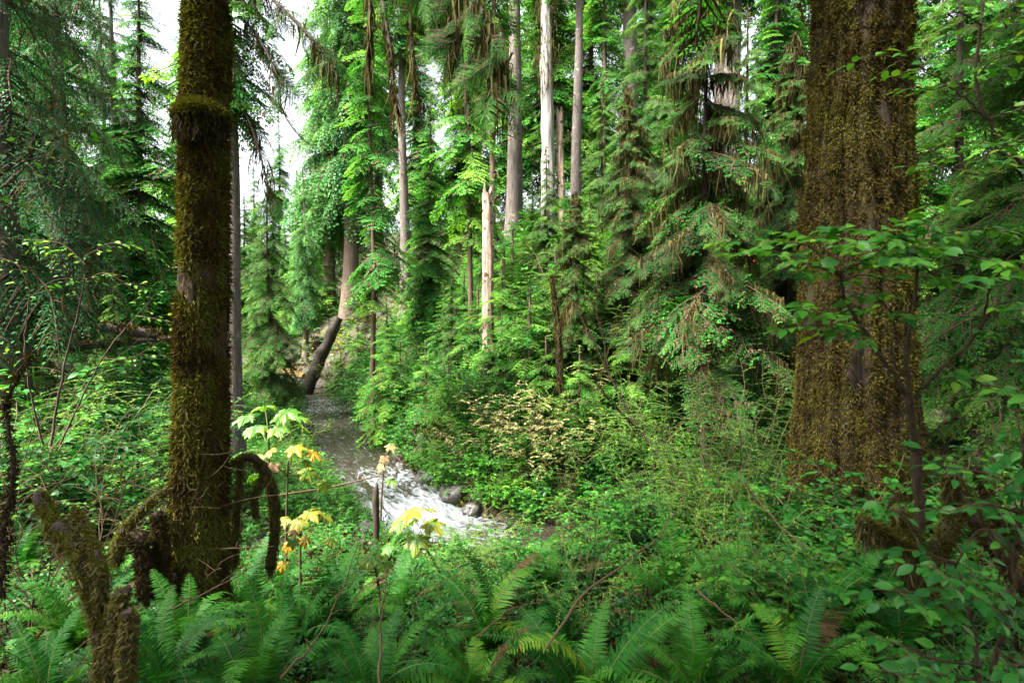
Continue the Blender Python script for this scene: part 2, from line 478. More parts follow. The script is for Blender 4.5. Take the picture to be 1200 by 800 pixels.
def strands(mb, P, L, W, rng, mat=0, tint=.5, seg=3):
    """hanging ribbons"""
    n = len(P)
    if n == 0: return mb
    L = np.broadcast_to(np.asarray(L, float), (n,)); W = np.broadcast_to(np.asarray(W, float), (n,))
    th = rng.random(n) * 2 * np.pi
    a = np.stack([np.cos(th), np.sin(th), 0 * th], 1)
    sway = rng.normal(0, .15, (n, 2))
    vs = []
    for k in range(seg + 1):
        u = k / seg
        c = P + np.stack([sway[:, 0] * L * u + rng.normal(0, .018, n), sway[:, 1] * L * u + rng.normal(0, .018, n), -L * u], 1)
        w = W * (1 - u ** 1.5) * (.6 + .6 * rng.random(n)) * .5 + .0012
        vs += [c - a * w[:, None], c + a * w[:, None]]
    v = np.stack(vs, 1)                                   # n, 2(seg+1), 3
    f = np.array([[2 * k, 2 * k + 1, 2 * k + 3, 2 * k + 2] for k in range(seg)])
    F = (f[None] + (np.arange(n) * (2 * seg + 2))[:, None, None]).reshape(-1, 4)
    t = np.repeat(np.broadcast_to(np.asarray(tint, float), (n,)), seg)
    return mb.add(v.reshape(-1, 3), F, mat, t)

# ------------------------------------------------------------------ conifer boughs (mat 0 = needles, 1 = twig)
def bough(rng, ntw=13, sp=.03, ll=.055, lw=.02, droop=.35, twdroop=.3, width=.42, dead=.1, up=.1):
    mb = MB()
    def axis(t):
        t = np.asarray(t, float)
        return np.stack([t * (1 - .12 * droop * t), .04 * np.sin(t * 5 + ph), up * t - droop * t * t], -1)
    ph = rng.random() * 6
    tt = np.linspace(0, 1, 8)
    tube_geom(mb, axis(tt), np.interp(tt, [0, 1], [.013, .003]), 4, 1, .4)
    LP, LD, LN, LL, LT, LM = [], [], [], [], [], []
    S0, S1 = [], []
    for i in range(ntw):
        for s in (-1, 1):
            t = np.clip((i + .5 + rng.normal(0, .2)) / ntw, .04, .985)
            l = width * (1 - t) ** .75 * min(1, .35 + 2.4 * t) * rng.uniform(.7, 1.15) + .035
            ang = math.radians(rng.uniform(48, 66))
            b = axis(t)
            d = np.array([math.cos(ang), s * math.sin(ang), rng.normal(0, .08)])
            nl = max(3, int(l / sp))
            u = (np.arange(nl) + .6) / nl
            dd = twdroop * l * (.6 + .8 * rng.random())
            P = b + d * (l * u)[:, None]; P[:, 2] -= dd * u ** 1.8 
            S0.append(b); S1.append(P[-1])
            isdead = rng.random() < dead * (1.6 - t)
            tv = rng.normal(0, .07) + .15 * t
            for q in (-1, 1):
                aa = q * math.radians(48)
                ld = np.array([d[0] * math.cos(aa) - d[1] * math.sin(aa), d[0] * math.sin(aa) + d[1] * math.cos(aa), d[2]])
                D = ld + rng.normal(0, .16, (nl, 3)); D[:, 2] -= .25 + .9 * dd / max(l, .01) * u
                LP.append(P); LD.append(D)
                Nn = np.tile([0, 0, 1.], (nl, 1)) + rng.normal(0, .28, (nl, 3)); LN.append(Nn)
                LL.append(ll * (1.15 - .55 * u) * rng.uniform(.75, 1.25, nl))
                LT.append(tv - .08 + .18 * t + rng.normal(0, .05, nl) + .22 * u); LM.append(np.full(nl, 1 if isdead else 0))
            LP.append(P[-1:]); LD.append(d[None] - np.array([[0, 0, .4]])); LN.append(np.array([[0, 0, 1.]])); LL.append(np.array([ll])); LT.append(np.array([tv + .15])); LM.append(np.array([1 if isdead else 0]))
    P, D, Nn, Lr, T, Mm = [np.concatenate(a) for a in (LP, LD, LN, LL, LT, LM)]
    R = frames(D, Nn, Lr, Lr * lw / ll)
    for m in (0, 1):
        k = Mm == m
        mb.inst(DIAMOND, R[k], P[k], (T[k] if m == 0 else .35 + T[k]), m)
    # twig slivers
    S0 = np.array(S0); S1 = np.array(S1)
    mb.inst(DIAMOND, frames(S1 - S0, np.tile([0.02, 0.01, 1.], (len(S0), 1)), np.linalg.norm(S1 - S0, axis=1), .009), S0, np.full(len(S0), .4), 1)
    return mb.geom()
rb = np.random.default_rng(3)
B_LOW = [bough(rb, 11, .042, .085, .034, .30, .30, .42, .10) for _ in range(3)]
B_MID = [bough(rb, 14, .028, .058, .022, .32, .35, .42, .12) for _ in range(3)]
B_HI = [bough(rb, 26, .0125, .027, .0095, .42, .60, .38, .12) for _ in range(3)]
def big_bough(rng, n=15, droop=.40, sub=None, width=.46, twd=.55):
    mb = MB(); ph = rng.random() * 6
    def axis(t):
        t = np.asarray(t, float); return np.stack([t * (1 - .1 * droop * t), .05 * np.sin(t * 4 + ph), .12 * t - droop * t ** 1.8], -1)
    tube_geom(mb, axis(np.linspace(0, 1, 8)), np.linspace(.012, .003, 8), 4, 1, .3)
    P, X, Ls, tt = [], [], [], []
    for i in range(n):
        for sd in (-1, 1):
            t = np.clip((i + .5 + rng.normal(0, .25)) / n, .03, .97)
            if rng.random() < .12: continue
            P.append(axis(t)); a = math.radians(rng.uniform(38, 68)) * sd
            X.append((math.cos(a), math.sin(a), -rng.uniform(.1, twd)))
            Ls.append(width * (1 - t) ** .7 * min(1, .3 + 2.6 * t) * rng.uniform(.6, 1.2) + .07); tt.append(-.1 + .2 * t + rng.normal(0, .06))
    P.append(axis(.93)); X.append((1, 0, -.5)); Ls.append(.12); tt.append(.1)
    P, X, Ls, tt = np.array(P), np.array(X), np.array(Ls), np.array(tt)
    R = frames(X, rng.normal(0, .25, X.shape) + [0, 0, 1], Ls); w = rng.integers(0, len(sub), len(P))
    for k, g in enumerate(sub):
        q = w == k; mb.inst(g, R[q], P[q], tt[q])
    return mb.geom()
SUB = [bough(rb, 8, .048, .075, .026, .30, .30, .46, .14) for _ in range(3)]
B_BIG = [big_bough(rb, 15, .42, SUB) for _ in range(3)]
B_DROOP = [bough(rb, 18, .020, .042, .013, .62, 1.1, .36, .10, .12) for _ in range(3)]
B_CEDAR = [bough(rb, 12, .034, .075, .034, .75, 1.5, .40, .10, .18) for _ in range(3)]

def trunk_geom(H, r0, r1, seed, sides=14, nr=24, flare=.35, rough=.05, bend=.0, ridge=0.0, nridge=11, z0=-.6, lean=(0, 0)):
    """rings from z0 to H"""
    z = z0 + (H - z0) * np.linspace(0, 1, nr) ** 1.15
    u = np.clip(z / H, 0, 1)
    r = r0 + (r1 - r0) * u ** .8
    r = r * (1 + flare * np.exp(-np.maximum(z, 0) / (2.2 * r0 + .05)))
    th = np.arange(sides) / sides * 2 * np.pi
    Z, TH = np.meshgrid(z, th, indexing='ij')
    q = np.stack([np.cos(TH) * 1.6 + seed, np.sin(TH) * 1.6, Z * .9 / max(r0 * 3, .4)], -1)
    rr = r[:, None] * (1 + rough * 4 * (fbm(q, 3) - .5))
    if ridge:
        w = fbm(np.stack([np.cos(TH) * 2 + seed, np.sin(TH) * 2, Z * .55], -1), 2) * 5
        rd = np.abs(np.sin(TH * nridge / 2 + w)) 
        rr = rr * (1 + ridge * (rd - .5)) + r[:, None] * ridge * .8 * (fbm(np.stack([np.cos(TH) * 7, np.sin(TH) * 7, Z * 2.2 + seed], -1), 2) - .5)
    bx = bend * np.sin(z * .5 + seed) + lean[0] * z; by = bend * np.cos(z * .37 + seed * 2) + lean[1] * z
    v = np.stack([rr * np.cos(TH) + bx[:, None], rr * np.sin(TH) + by[:, None], Z], -1)
    mb = MB()
    i = np.arange(nr - 1)[:, None] * sides; j = np.arange(sides)[None]; j2 = (j + 1) % sides
    f = np.stack([i + j, i + j2, i + sides + j2, i + sides + j], -1).reshape(-1, 4)
    mb.add(v.reshape(-1, 3), f)
    return mb, v
def axis_at(H, bend, seed, lean, z):
    z = np.asarray(z, float)
    return np.stack([bend * np.sin(z * .5 + seed) + lean[0] * z, bend * np.cos(z * .37 + seed * 2) + lean[1] * z, z], -1)

def conifer(name, cat, H, r0, z_lo, prof, nb, temps, seed, leafmat='hemlock', bark='bark_brown', pitch=(-5, -28), moss=0, dead_br=0,
            zpow=1.0, tint=.35, tvar=.16, moss_len=.5, bend=.05, sides=12, ridge=.0, zmax=None, wid=1.0, dead_lo=None):
    """prof(u) crown radius at u = 0 bottom of the crown .. 1 top"""
    rng = np.random.default_rng(seed)
    root = thing(name, None, cat)
    tb, _ = trunk_geom(H, r0, .02, seed, sides, 26, .3, .04, bend, ridge)
    tb.build('trunk', [bark], root)
    u = rng.random(nb) ** zpow
    if zmax: u = u * (zmax - z_lo) / (H - z_lo)
    z = z_lo + u * (H - z_lo)
    az = np.arange(nb) * 2.39996 + rng.normal(0, .5, nb)
    Ln = np.maximum(prof(u) * rng.uniform(.62, 1.12, nb), .18)
    pit = np.radians(np.interp(u, [0, 1], [pitch[1], pitch[0]]) + rng.normal(0, 7, nb))
    roll = rng.normal(0, .22, nb)
    R = euler(roll, -pit, az) * Ln[:, None, None]
    R[:, :, 1] *= wid
    T = axis_at(H, bend, seed, (0, 0), z)
    dt = tint + rng.normal(0, tvar, nb) + .18 * (fbm(np.stack([np.cos(az) * 2, np.sin(az) * 2, z * .6 + seed], 1), 2) - .5)
    which = rng.integers(0, len(temps), nb)
    mb = MB()
    for k, g in enumerate(temps):
        s = which == k
        mb.inst(g, R[s], T[s], dt[s] * 1.0)
    mb.build('crown', [leafmat, 'twig'], root)
    if moss:
        # strands hang from random points along the boughs
        k = rng.integers(0, nb, moss); t = rng.uniform(.08, .8, moss)
        loc = np.stack([t, rng.normal(0, .05, moss) * t, .1 * t - .33 * t * t], 1)
        P = np.einsum('mij,mj->mi', R[k], loc) + T[k]
        L = moss_len * rng.uniform(.2, 1, moss) * (.5 + Ln[k] * .3)
        m2 = MB(); strands(m2, P, L, .02 + .05 * rng.random(moss) ** 2, rng, 0, rng.normal(.42, .2, moss))
        m2.build('hanging_moss', ['hang'], root)
    if dead_br:
        lo = 1.0 if dead_lo is None else dead_lo
        for q in range(dead_br):
            m3 = MB()
            zz = lo + (max(z_lo, lo + 2) - lo) * rng.random() * 1.25
            a = rng.random() * 6.28; l = rng.uniform(.4, 1.3); b = axis_at(H, bend, seed, (0, 0), zz)
            o = np.array([math.cos(a), math.sin(a), 0])
            tube_geom(m3, bez(b, b + o * l * .6 + [0, 0, .1], b + o * l + [0, 0, -.35 * l], 6), np.linspace(.02, .005, 6), 4, 0, rng.uniform(.2, .7))
            strands(m3, np.linspace(b, b + o * l * .9 + [0, 0, -.15 * l], 8), rng.uniform(.05, .3, 8), .03, rng, 1, rng.normal(.5, .2, 8))
            m3.build('dead_branch', ['twig', 'hang'], root)
    return root

cone = lambda R, p=.8, a=.25: (lambda u: R * np.minimum(1, a + u * 4) * (1 - u) ** p)

# ------------------------------------------------------------------ ferns
def frond_geom(rng, n=40, th0=72, dth=95, pl=.15, pw=.0165, bip=False, tint=.4):
    """unit length sword-fern frond rising along +Z then arching towards +X; mat 0 leaf, 1 rachis"""
    s = np.linspace(0, 1, 40)
    th = np.radians(th0 - dth * s ** 1.5)
    x = np.concatenate([[0], np.cumsum(np.cos(th[:-1]) * np.diff(s))]); z = np.concatenate([[0], np.cumsum(np.sin(th[:-1]) * np.diff(s))])
    side = .05 * np.sin(s * 2.2 + rng.random() * 6) - .05 * math.sin(rng.random() * 6) * s
    C = np.stack([x, side - side[0], z], 1)
    mb = MB()
    tube_geom(mb, C[::3], np.linspace(.0058, .0016, len(C[::3])), 4, 1, .75)
    t = np.linspace(.13, .985, n)
    P = np.stack([np.interp(t, s, C[:, k]) for k in range(3)], 1)
    tg = norm(np.stack([np.interp(t, s, np.gradient(C[:, k], s)) for k in range(3)], 1))
    Nrm = norm(np.cross(tg, np.tile([0, 1., 0], (n, 1)))); Nrm *= np.sign((Nrm[:, 2:3] + Nrm[:, :1] * -.3) + 1e-6)
    l = pl * np.minimum(1, .35 + (t - .1) / .22) * (1 - t) ** .62 * 1.25 + .012
    for q in (-1, 1):
        D = np.tile([0, q * 1., 0], (n, 1)) + tg * rng.uniform(.18, .38, (n, 1)) + Nrm * rng.normal(-.08, .12, (n, 1))
        lq = l * rng.uniform(.85, 1.1, n)
        if not bip:
            mb.inst(LANCE, frames(D, Nrm + rng.normal(0, .16, (n, 3)), lq, np.minimum(pw, lq * .22)), P, tint + rng.normal(0, .05, n), 0)
        else:
            for i in range(n):
                m = max(3, int(lq[i] / .012))
                uu = (np.arange(m) + .5) / m
                dd = norm(D[i]); PP = P[i] + dd * (lq[i] * uu)[:, None]; PP[:, 2] -= .12 * lq[i] * uu ** 2
                for w in (-1, 1):
                    DD = np.tile(tg[i] * w, (m, 1)) + dd * .55
                    L2 = .030 * (1.1 - uu) * min(1, lq[i] / .1) + .004
                    mb.inst(DIAMOND, frames(DD, Nrm[i] + rng.normal(0, .15, (m, 3)), L2, L2 * .5), PP, tint + rng.normal(0, .05, m), 0)
    return mb.geom()
LANCE = {'v': np.array([(0, -.35, 0), (0, .35, 0), (.5, -.5, .03), (.5, .5, .03), (1, .05, -.06)]),
         4: (np.array([[0, 2, 3, 1]]), np.zeros(1, int), np.zeros(1)), 3: (np.array([[2, 4, 3]]), np.zeros(1, int), np.zeros(1))}
rf = np.random.default_rng(21)
FRONDS = [frond_geom(rf, 46, 74, 80, tint=.42), frond_geom(rf, 44, 64, 105, tint=.55), frond_geom(rf, 48, 80, 60, tint=.4), frond_geom(rf, 44, 54, 120, tint=.5), frond_geom(rf, 46, 78, 135, tint=.68)]
LADY = [frond_geom(rf, 28, 62, 70, .22, .02, True, .62), frond_geom(rf, 28, 55, 80, .20, .02, True, .62)]
FROND_ME = [mesh_from(g, 'frond', ['fern', 'stem']) for g in FRONDS]
LADY_ME = [mesh_from(g, 'frond', ['fern', 'stem']) for g in LADY]
BROWN_ME = []
for g in FRONDS[:2]:
    me = mesh_from(g, 'brown_frond', ['deadleaf', 'twig']); BROWN_ME.append(me)
FAR_FERN = []
for k in range(3):
    r = np.random.default_rng(30 + k); mb = MB(); n = 13
    az = np.arange(n) * 2.4 + r.normal(0, .3, n); sc = r.uniform(.7, 1.1, n)
    R = euler(r.normal(0, .15, n), r.normal(-.05, .12, n), az) * sc[:, None, None]
    w = r.integers(0, 5, n)
    for q in range(5):
        mb.inst(FRONDS[q], R[w == q], np.zeros((int((w == q).sum()), 3)), r.normal(0, .06, int((w == q).sum())))
    FAR_FERN.append(mesh_from(mb.geom(), 'fern_fronds', ['fern', 'stem']))

# ------------------------------------------------------------------ shrubs
def shrub(seed, n_stem=5, H=1.2, spread=.5, nbr=7, blen=.35, nl=9, leaf='OVATE', ll=.05, lw=.6, stem_r=.008, lo=.3, tint=.5, tvar=.12, updir=.25, bare=0):
    rng = np.random.default_rng(seed)
    st, lf = MB(), MB()
    P, D, Nn, Ls, T = [], [], [], [], []
    for s in range(n_stem):
        a = s * 2.4 + rng.normal(0, .4); h = H * rng.uniform(.65, 1.05); sp = spread * rng.uniform(.4, 1.2)
        o = np.array([math.cos(a), math.sin(a), 0])
        t = np.linspace(0, 1, 9)
        C = o * (sp * t ** 1.4)[:, None] + np.array([0, 0, 1.]) * (h * (t - .12 * t ** 3))[:, None] + np.cumsum(rng.normal(0, .018 * H, (9, 3)), 0) * np.array([1, 1, .4])
        C[0] = o * .02 + [0, 0, -.05]
        tube_geom(st, C, np.linspace(stem_r, stem_r * .3, 9), 5, 0, rng.uniform(.2, .8))
        for b in range(nbr):
            u = lo + (1 - lo) * (b + rng.random()) / nbr
            p0 = np.array([np.interp(u, t, C[:, k]) for k in range(3)])
            ba = a + rng.normal(0, 1.3); bl = blen * rng.uniform(.55, 1.15) * (1.15 - .5 * u)
            bd = np.array([math.cos(ba), math.sin(ba), updir + rng.normal(0, .2)])
            w = np.linspace(0, 1, 5)
            Q = p0 + bd * (bl * w)[:, None]; Q[:, 2] -= bl * .28 * w ** 2
            tube_geom(st, Q, np.linspace(stem_r * .4, stem_r * .18, 5), 3, 0, rng.uniform(.3, .9))
            if rng.random() < bare: continue
            m = nl
            uu = (np.arange(m) + .7) / m
            pp = p0 + bd * (bl * uu)[:, None]; pp[:, 2] -= bl * .28 * uu ** 2
            sd = np.where(np.arange(m) % 2 == 0, 1, -1)
            side = np.cross(bd, [0, 0, 1.])
            dd = norm(bd)[None] * rng.uniform(.4, .9, (m, 1)) + side[None] * sd[:, None] * .8 + rng.normal(0, .2, (m, 3)); dd[:, 2] -= .15
            P.append(pp); D.append(dd); Nn.append(np.tile([0, 0, 1.], (m, 1)) + rng.normal(0, .33, (m, 3)))
            Ls.append(ll * rng.uniform(.55, 1.15, m)); T.append(tint + rng.normal(0, tvar) + rng.normal(0, tvar * .6, m))
    P, D, Nn, Ls, T = [np.concatenate(x) for x in (P, D, Nn, Ls, T)]
    lf.inst(globals()[leaf], frames(D, Nn, Ls, Ls * lw), P, T)
    return st.geom(), lf.geom()
SHRUB = {
    'salmonberry': ('leaf', shrub(50, 7, 1.25, .65, 8, .42, 10, 'OVATE', .075, .62, .009, .25, .5)),
    'salmonberry_b': ('leaf', shrub(51, 6, 1.0, .8, 8, .40, 9, 'OVATE', .085, .66, .008, .2, .42)),
    'huckleberry': ('huck', shrub(52, 7, 2.0, .75, 14, .50, 16, 'FOLD', .032, .55, .008, .22, .45)),
    'huckleberry_b': ('huck', shrub(53, 8, 1.5, .8, 13, .45, 16, 'FOLD', .034, .55, .007, .2, .6)),
    'salal': ('leaf', shrub(54, 9, .7, .5, 6, .28, 7, 'OVATE', .07, .6, .006, .15, .3)),
    'cream': ('cream', shrub(55, 8, 1.3, .8, 11, .42, 13, 'ROUND', .046, .75, .007, .2, .5, .2)),
    'yellow': ('yellow', shrub(56, 7, 1.3, .8, 9, .42, 10, 'OVATE', .07, .7, .008, .2, .32, .2)),
}
SHRUB['dark'] = ('leaf', shrub(57, 8, 1.7, .8, 10, .48, 10, 'OVATE', .085, .55, .010, .15, .14, .10))
SHRUB['light'] = ('leaf', shrub(58, 6, 1.5, .7, 8, .46, 11, 'OVATE', .060, .55, .008, .3, .80, .10))
SHRUB_ME = {}
for k, (lm, (sg, lg)) in SHRUB.items():
    SHRUB_ME[k] = (mesh_from(sg, 'stems', ['stem']), mesh_from(lg, 'foliage', [lm]))

# ================================================================== SETTING
def axis_grid(lo, hi, step, far):
    core = np.arange(lo, hi + 1e-6, step)
    a = [lo]; s = step
    while a[-1] > -far: s *= 1.35; a.append(a[-1] - s)
    b = [hi]; s = step
    while b[-1] < far: s *= 1.35; b.append(b[-1] + s)
    return np.concatenate([a[:0:-1], core, b[1:]])
gx, gy = axis_grid(-30, 34, .3, 260), axis_grid(-5, 62, .3, 260)
GX, GY = np.meshgrid(gx, gy)
GZ = gz(GX, GY)
mb = MB()
nx, ny = len(gx), len(gy)
i = np.arange(ny - 1)[:, None] * nx; j = np.arange(nx - 1)[None]
mb.add(np.stack([GX, GY, GZ], -1).reshape(-1, 3), np.stack([i + j, i + j + 1, i + nx + j + 1, i + nx + j], -1).reshape(-1, 4))
o = mb.build('ground', ['soil'])
tag(o, 'dark mossy forest soil of a steep sided stream ravine', kind='structure')

# stream surface
ss = np.arange(8, PS[-1] - 1, .06)
cx_ = np.interp(ss, PS, PATH[:, 0]); cy_2 = np.interp(ss, PS, PATH[:, 1])
tx = np.gradient(cx_); ty = np.gradient(cy_2); tl = np.hypot(tx, ty); tx /= tl; ty /= tl
cr = np.linspace(-1.55, 1.55, 30)
WX = cx_[:, None] - ty[:, None] * cr[None]; WY = cy_2[:, None] + tx[:, None] * cr[None]
dS = ss - S_FALL
fall = np.exp(-((dS - .1) / .85) ** 2)
riff = np.clip(fbm(np.stack([ss * .35, 0 * ss, 0 * ss], 1), 2) * 2 - .7, 0, 1)
rough = .055 + .10 * fall + .05 * riff
fs = np.stack([ss[:, None] * 1.5 + 0 * cr, cr[None] * 3.2 + 0 * ss[:, None], 0 * WX], -1)
fs[..., 0] += 1.2 * vnoise(fs * .5 + 9)
rip = (1 - np.abs(2 * vnoise(fs) - 1)) * .9 + .6 * (vnoise(fs * 2.3) - .5) + .35 * (vnoise(fs * 4.7) - .5) - .45
WZ = water_z(ss)[:, None] + rough[:, None] * rip
mb = MB(); nx, ny = len(cr), len(ss)
i = np.arange(ny - 1)[:, None] * nx; j = np.arange(nx - 1)[None]
side_fall = np.interp(cr, [-1.6, -.2, .5, 1.6], [.75, 1, 1, .8])
foam = .17 - .1 * (dS < -2.5)[:, None] + .14 * riff[:, None] * (0 * cr + 1) + .18 * fall[:, None] * side_fall + .14 * np.exp(-((dS + 1.0) / 1.0) ** 2)[:, None] * (cr < .6)  # white water foam, plus pale streaks painted in for sky reflections
foam += .12 * np.exp(-((dS - 2.2) / 1.2) ** 2)[:, None] * (cr < .2)
mb.add(np.stack([WX, WY, WZ], -1).reshape(-1, 3), np.stack([i + j, i + j + 1, i + nx + j + 1, i + nx + j], -1).reshape(-1, 4), 0, foam[:-1, :-1].ravel())
ow = mb.build('stream_water', ['water'])
fa = ow.data.attributes.new('flow', 'FLOAT_VECTOR', 'POINT')
fa.data.foreach_set('vector', np.stack([ss[:, None] + 0 * cr, cr + 0 * ss[:, None], 0 * WX], -1).astype(np.float32).ravel())
tag(ow, 'shallow rushing creek with white riffles', kind='structure')

# pebble bar on the near side below the little fall
r = np.random.default_rng(5)
mb = MB()
def rock_geom(seed, n=10, squash=.6, amp=.5):
    th = np.linspace(0, np.pi, n); ph = np.arange(n * 2) / (n * 2) * 2 * np.pi
    T_, P_ = np.meshgrid(th, ph, indexing='ij')
    u = np.stack([np.sin(T_) * np.cos(P_), np.sin(T_) * np.sin(P_), np.cos(T_)], -1)
    k = 1 + amp * 2 * (fbm(u * 1.4 + seed * 3.1, 3) - .5)
    v = u * k[..., None] * np.array([1, .8, squash])
    m = MB(); c = n * 2
    a = np.arange(n - 1)[:, None] * c; b = np.arange(c)[None]; b2 = (b + 1) % c
    m.add(v.reshape(-1, 3), np.stack([a + b, a + c + b, a + c + b2, a + b2], -1).reshape(-1, 4))
    return m.geom()
PEB = rock_geom(1, 5, .55, .3)
n = 2600
sx = r.uniform(-2.6, 3, n); sy = r.uniform(8.6, 12.2, n)
d, sd, k = path_info(sx, sy)
ok = (sd < 0) & (d > .95) & (d < 2.6)
P = np.stack([sx, sy, gz(sx, sy) + .005], 1)[ok]
mb.inst(PEB, euler(0, 0, r.random(len(P)) * 6.28) * (r.uniform(.015, .06, len(P)))[:, None, None], P, r.random(len(P)))
tag(mb.build('gravel_bar', ['pebble']), 'grey pebbles on the near stream bank', kind='stuff')

# wet rocks, each its own thing
ROCKS = [(448, 596, .42, 1, 'flat dark mossy rock splitting the white water beside the standing broken post'),
         (500, 560, .40, 2, 'wet black rock ledge at far edge of the white riffle'),
         (535, 578, .42, 3, 'wet dark boulder under the far bank beside the little fall'),
         (425, 628, .36, 4, 'brown rock in the shallows just below the standing broken post'),
         (432, 520, .35, 5, 'dark rock at the far waterline behind the drooping dead leaf'),
         (470, 548, .30, 6, 'slanted slate rock at the foot of the bank above the riffle'),
         (415, 560, .20, 7, 'small dark stone breaking the water left of the thin stick'),
         (555, 600, .30, 8, 'low grey rock at the right end of the pebble bar'),
         (392, 520, .22, 10, 'round dark stone in mid stream above the thin stick'),
         (372, 497, .26, 11, 'small boulder at the left waterline farther up the creek'),
         (405, 500, .24, 12, 'dark stone against the far waterline below the bright cone shaped hemlock'),
         (462, 606, .22, 13, 'wet stone with foam just right of the standing broken post'),
         (385, 545, .20, 9, 'small wet stone near the left waterline beyond the stick')]
for px, py, s, sdv, lab in ROCKS:
    p = hit(px, py, 30)
    dd, _, kk = path_info([p[0]], [p[1]])
    g = rock_geom(sdv, 18, .55, .55)
    m = MB().add(g['v'] * s, g[4][0])
    o = m.build('rock', ['rock'])
    o.location = (p[0], p[1], p[2] + .02); o.rotation_euler = (0, .2, sdv * 1.3)
    tag(o, lab, 'rock', 'rocks along the creek')

# ================================================================== MOSS HELPERS
def surf_samples(v, n, rng, zlo, zhi):
    """random points and outward normals on a ring grid v[nr, sides, 3]"""
    nr, ns = v.shape[:2]
    zr = v[:, 0, 2]
    z = rng.uniform(zlo, zhi, n)
    fi = np.clip(np.interp(z, zr, np.arange(nr)), 0, nr - 1.001); i0 = fi.astype(int); fr = (fi - i0)[:, None]
    fj = rng.random(n) * ns; j0 = fj.astype(int) % ns; fs = (fj - np.floor(fj))[:, None]; j1 = (j0 + 1) % ns
    P = (v[i0, j0] * (1 - fs) + v[i0, j1] * fs) * (1 - fr) + (v[i0 + 1, j0] * (1 - fs) + v[i0 + 1, j1] * fs) * fr
    c = v.mean(1); C = c[i0] * (1 - fr) + c[i0 + 1] * fr
    N = P - C; N[:, 2] = 0
    return P, norm(N)
def tufts(mb, P, N, rng, ll=(.03, .08), lw=(.008, .018), down=.8, tint=None, mat=0, lift=.0):
    n = len(P)
    D = N * rng.uniform(.25, .9, (n, 1)) + rng.normal(0, .45, (n, 3)); D[:, 2] -= down * rng.uniform(.3, 1.2, n)
    L = rng.uniform(*ll, n)
    t = .45 + rng.normal(0, .12, n) if tint is None else tint
    mb.inst(FOLD, frames(D, N + rng.normal(0, .3, (n, 3)), L, rng.uniform(*lw, n)), P - N * .004 + N * lift, t, mat)
    return mb
def moss_limb(pts, rad, rng, dens=900, ll=(.02, .055), hang=.25, hdens=60, tint=.5, core=True, leafmat=None):
    """a mossy branch: wood, tufts and hanging strands in one mesh: slots bark_dark, moss, hang"""
    pts = smooth_line(pts, 30); rad = np.interp(np.linspace(0, 1, len(pts)), np.linspace(0, 1, len(np.atleast_1d(rad))), np.atleast_1d(rad))
    mb = MB()
    jig = pts + rng.normal(0, .006, pts.shape)
    tube_geom(mb, jig, rad * (1 + .25 * (rng.random(len(rad)) - .5)), 8, 0, .4, True)
    seg = np.linalg.norm(np.diff(pts, axis=0), axis=1); s = np.concatenate([[0], np.cumsum(seg)])
    n = int(dens * 1.7 * s[-1]); u = rng.random(n) * s[-1]
    C = np.stack([np.interp(u, s, pts[:, k]) for k in range(3)], 1); R_ = np.interp(u, s, rad)
    T_ = norm(np.stack([np.interp(u, s, np.gradient(pts[:, k])) for k in range(3)], 1))
    N_ = rng.normal(0, 1, (n, 3)); N_ = norm(N_ - (N_ * T_).sum(1, keepdims=True) * T_)
    P = C + N_ * R_[:, None]
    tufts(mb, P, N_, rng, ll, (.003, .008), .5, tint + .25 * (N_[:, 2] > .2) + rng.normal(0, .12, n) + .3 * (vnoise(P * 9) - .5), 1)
    nh = int(hdens * s[-1] * (2.2 if dens > 1000 else 1))
    if nh:
        u = rng.random(nh) * s[-1]
        C = np.stack([np.interp(u, s, pts[:, k]) for k in range(3)], 1); C[:, 2] -= np.interp(u, s, rad) * .6
        C += rng.normal(0, 1, C.shape) * np.interp(u, s, rad)[:, None] * .4
        cl = .35 + 1.1 * vnoise(np.stack([u * 5, 0 * u, 0 * u + seg.sum()], 1)) ** 2
        strands(mb, C, hang * cl * rng.uniform(.3, 1, nh), (.004 + .008 * rng.random(nh)) if dens > 1000 else (.012 + .03 * rng.random(nh)), rng, 2, tint + rng.normal(0, .18, nh))
    return mb
ML = ['bark_dark', 'moss', 'hang']

# ================================================================== THE TWO BIG TRUNKS
def crown_over(root, H, z_lo, R, nb, temps, seed, lean=(0, 0), mat='hemlock'):
    rng = np.random.default_rng(seed)
    u = rng.random(nb); z = z_lo + u * (H - z_lo); az = rng.random(nb) * 6.28
    Ln = R * (1 - u) ** .6 * rng.uniform(.6, 1.1, nb) + .4
    Rm = euler(0, -np.radians(rng.normal(-16, 8, nb)), az) * Ln[:, None, None]
    T = np.stack([lean[0] * z, lean[1] * z, z], 1)
    mb = MB(); w = rng.integers(0, len(temps), nb)
    for k, g in enumerate(temps):
        mb.inst(g, Rm[w == k], T[w == k], .3 + rng.normal(0, .12, int((w == k).sum())))
    mb.build('crown', [mat, 'twig'], root)

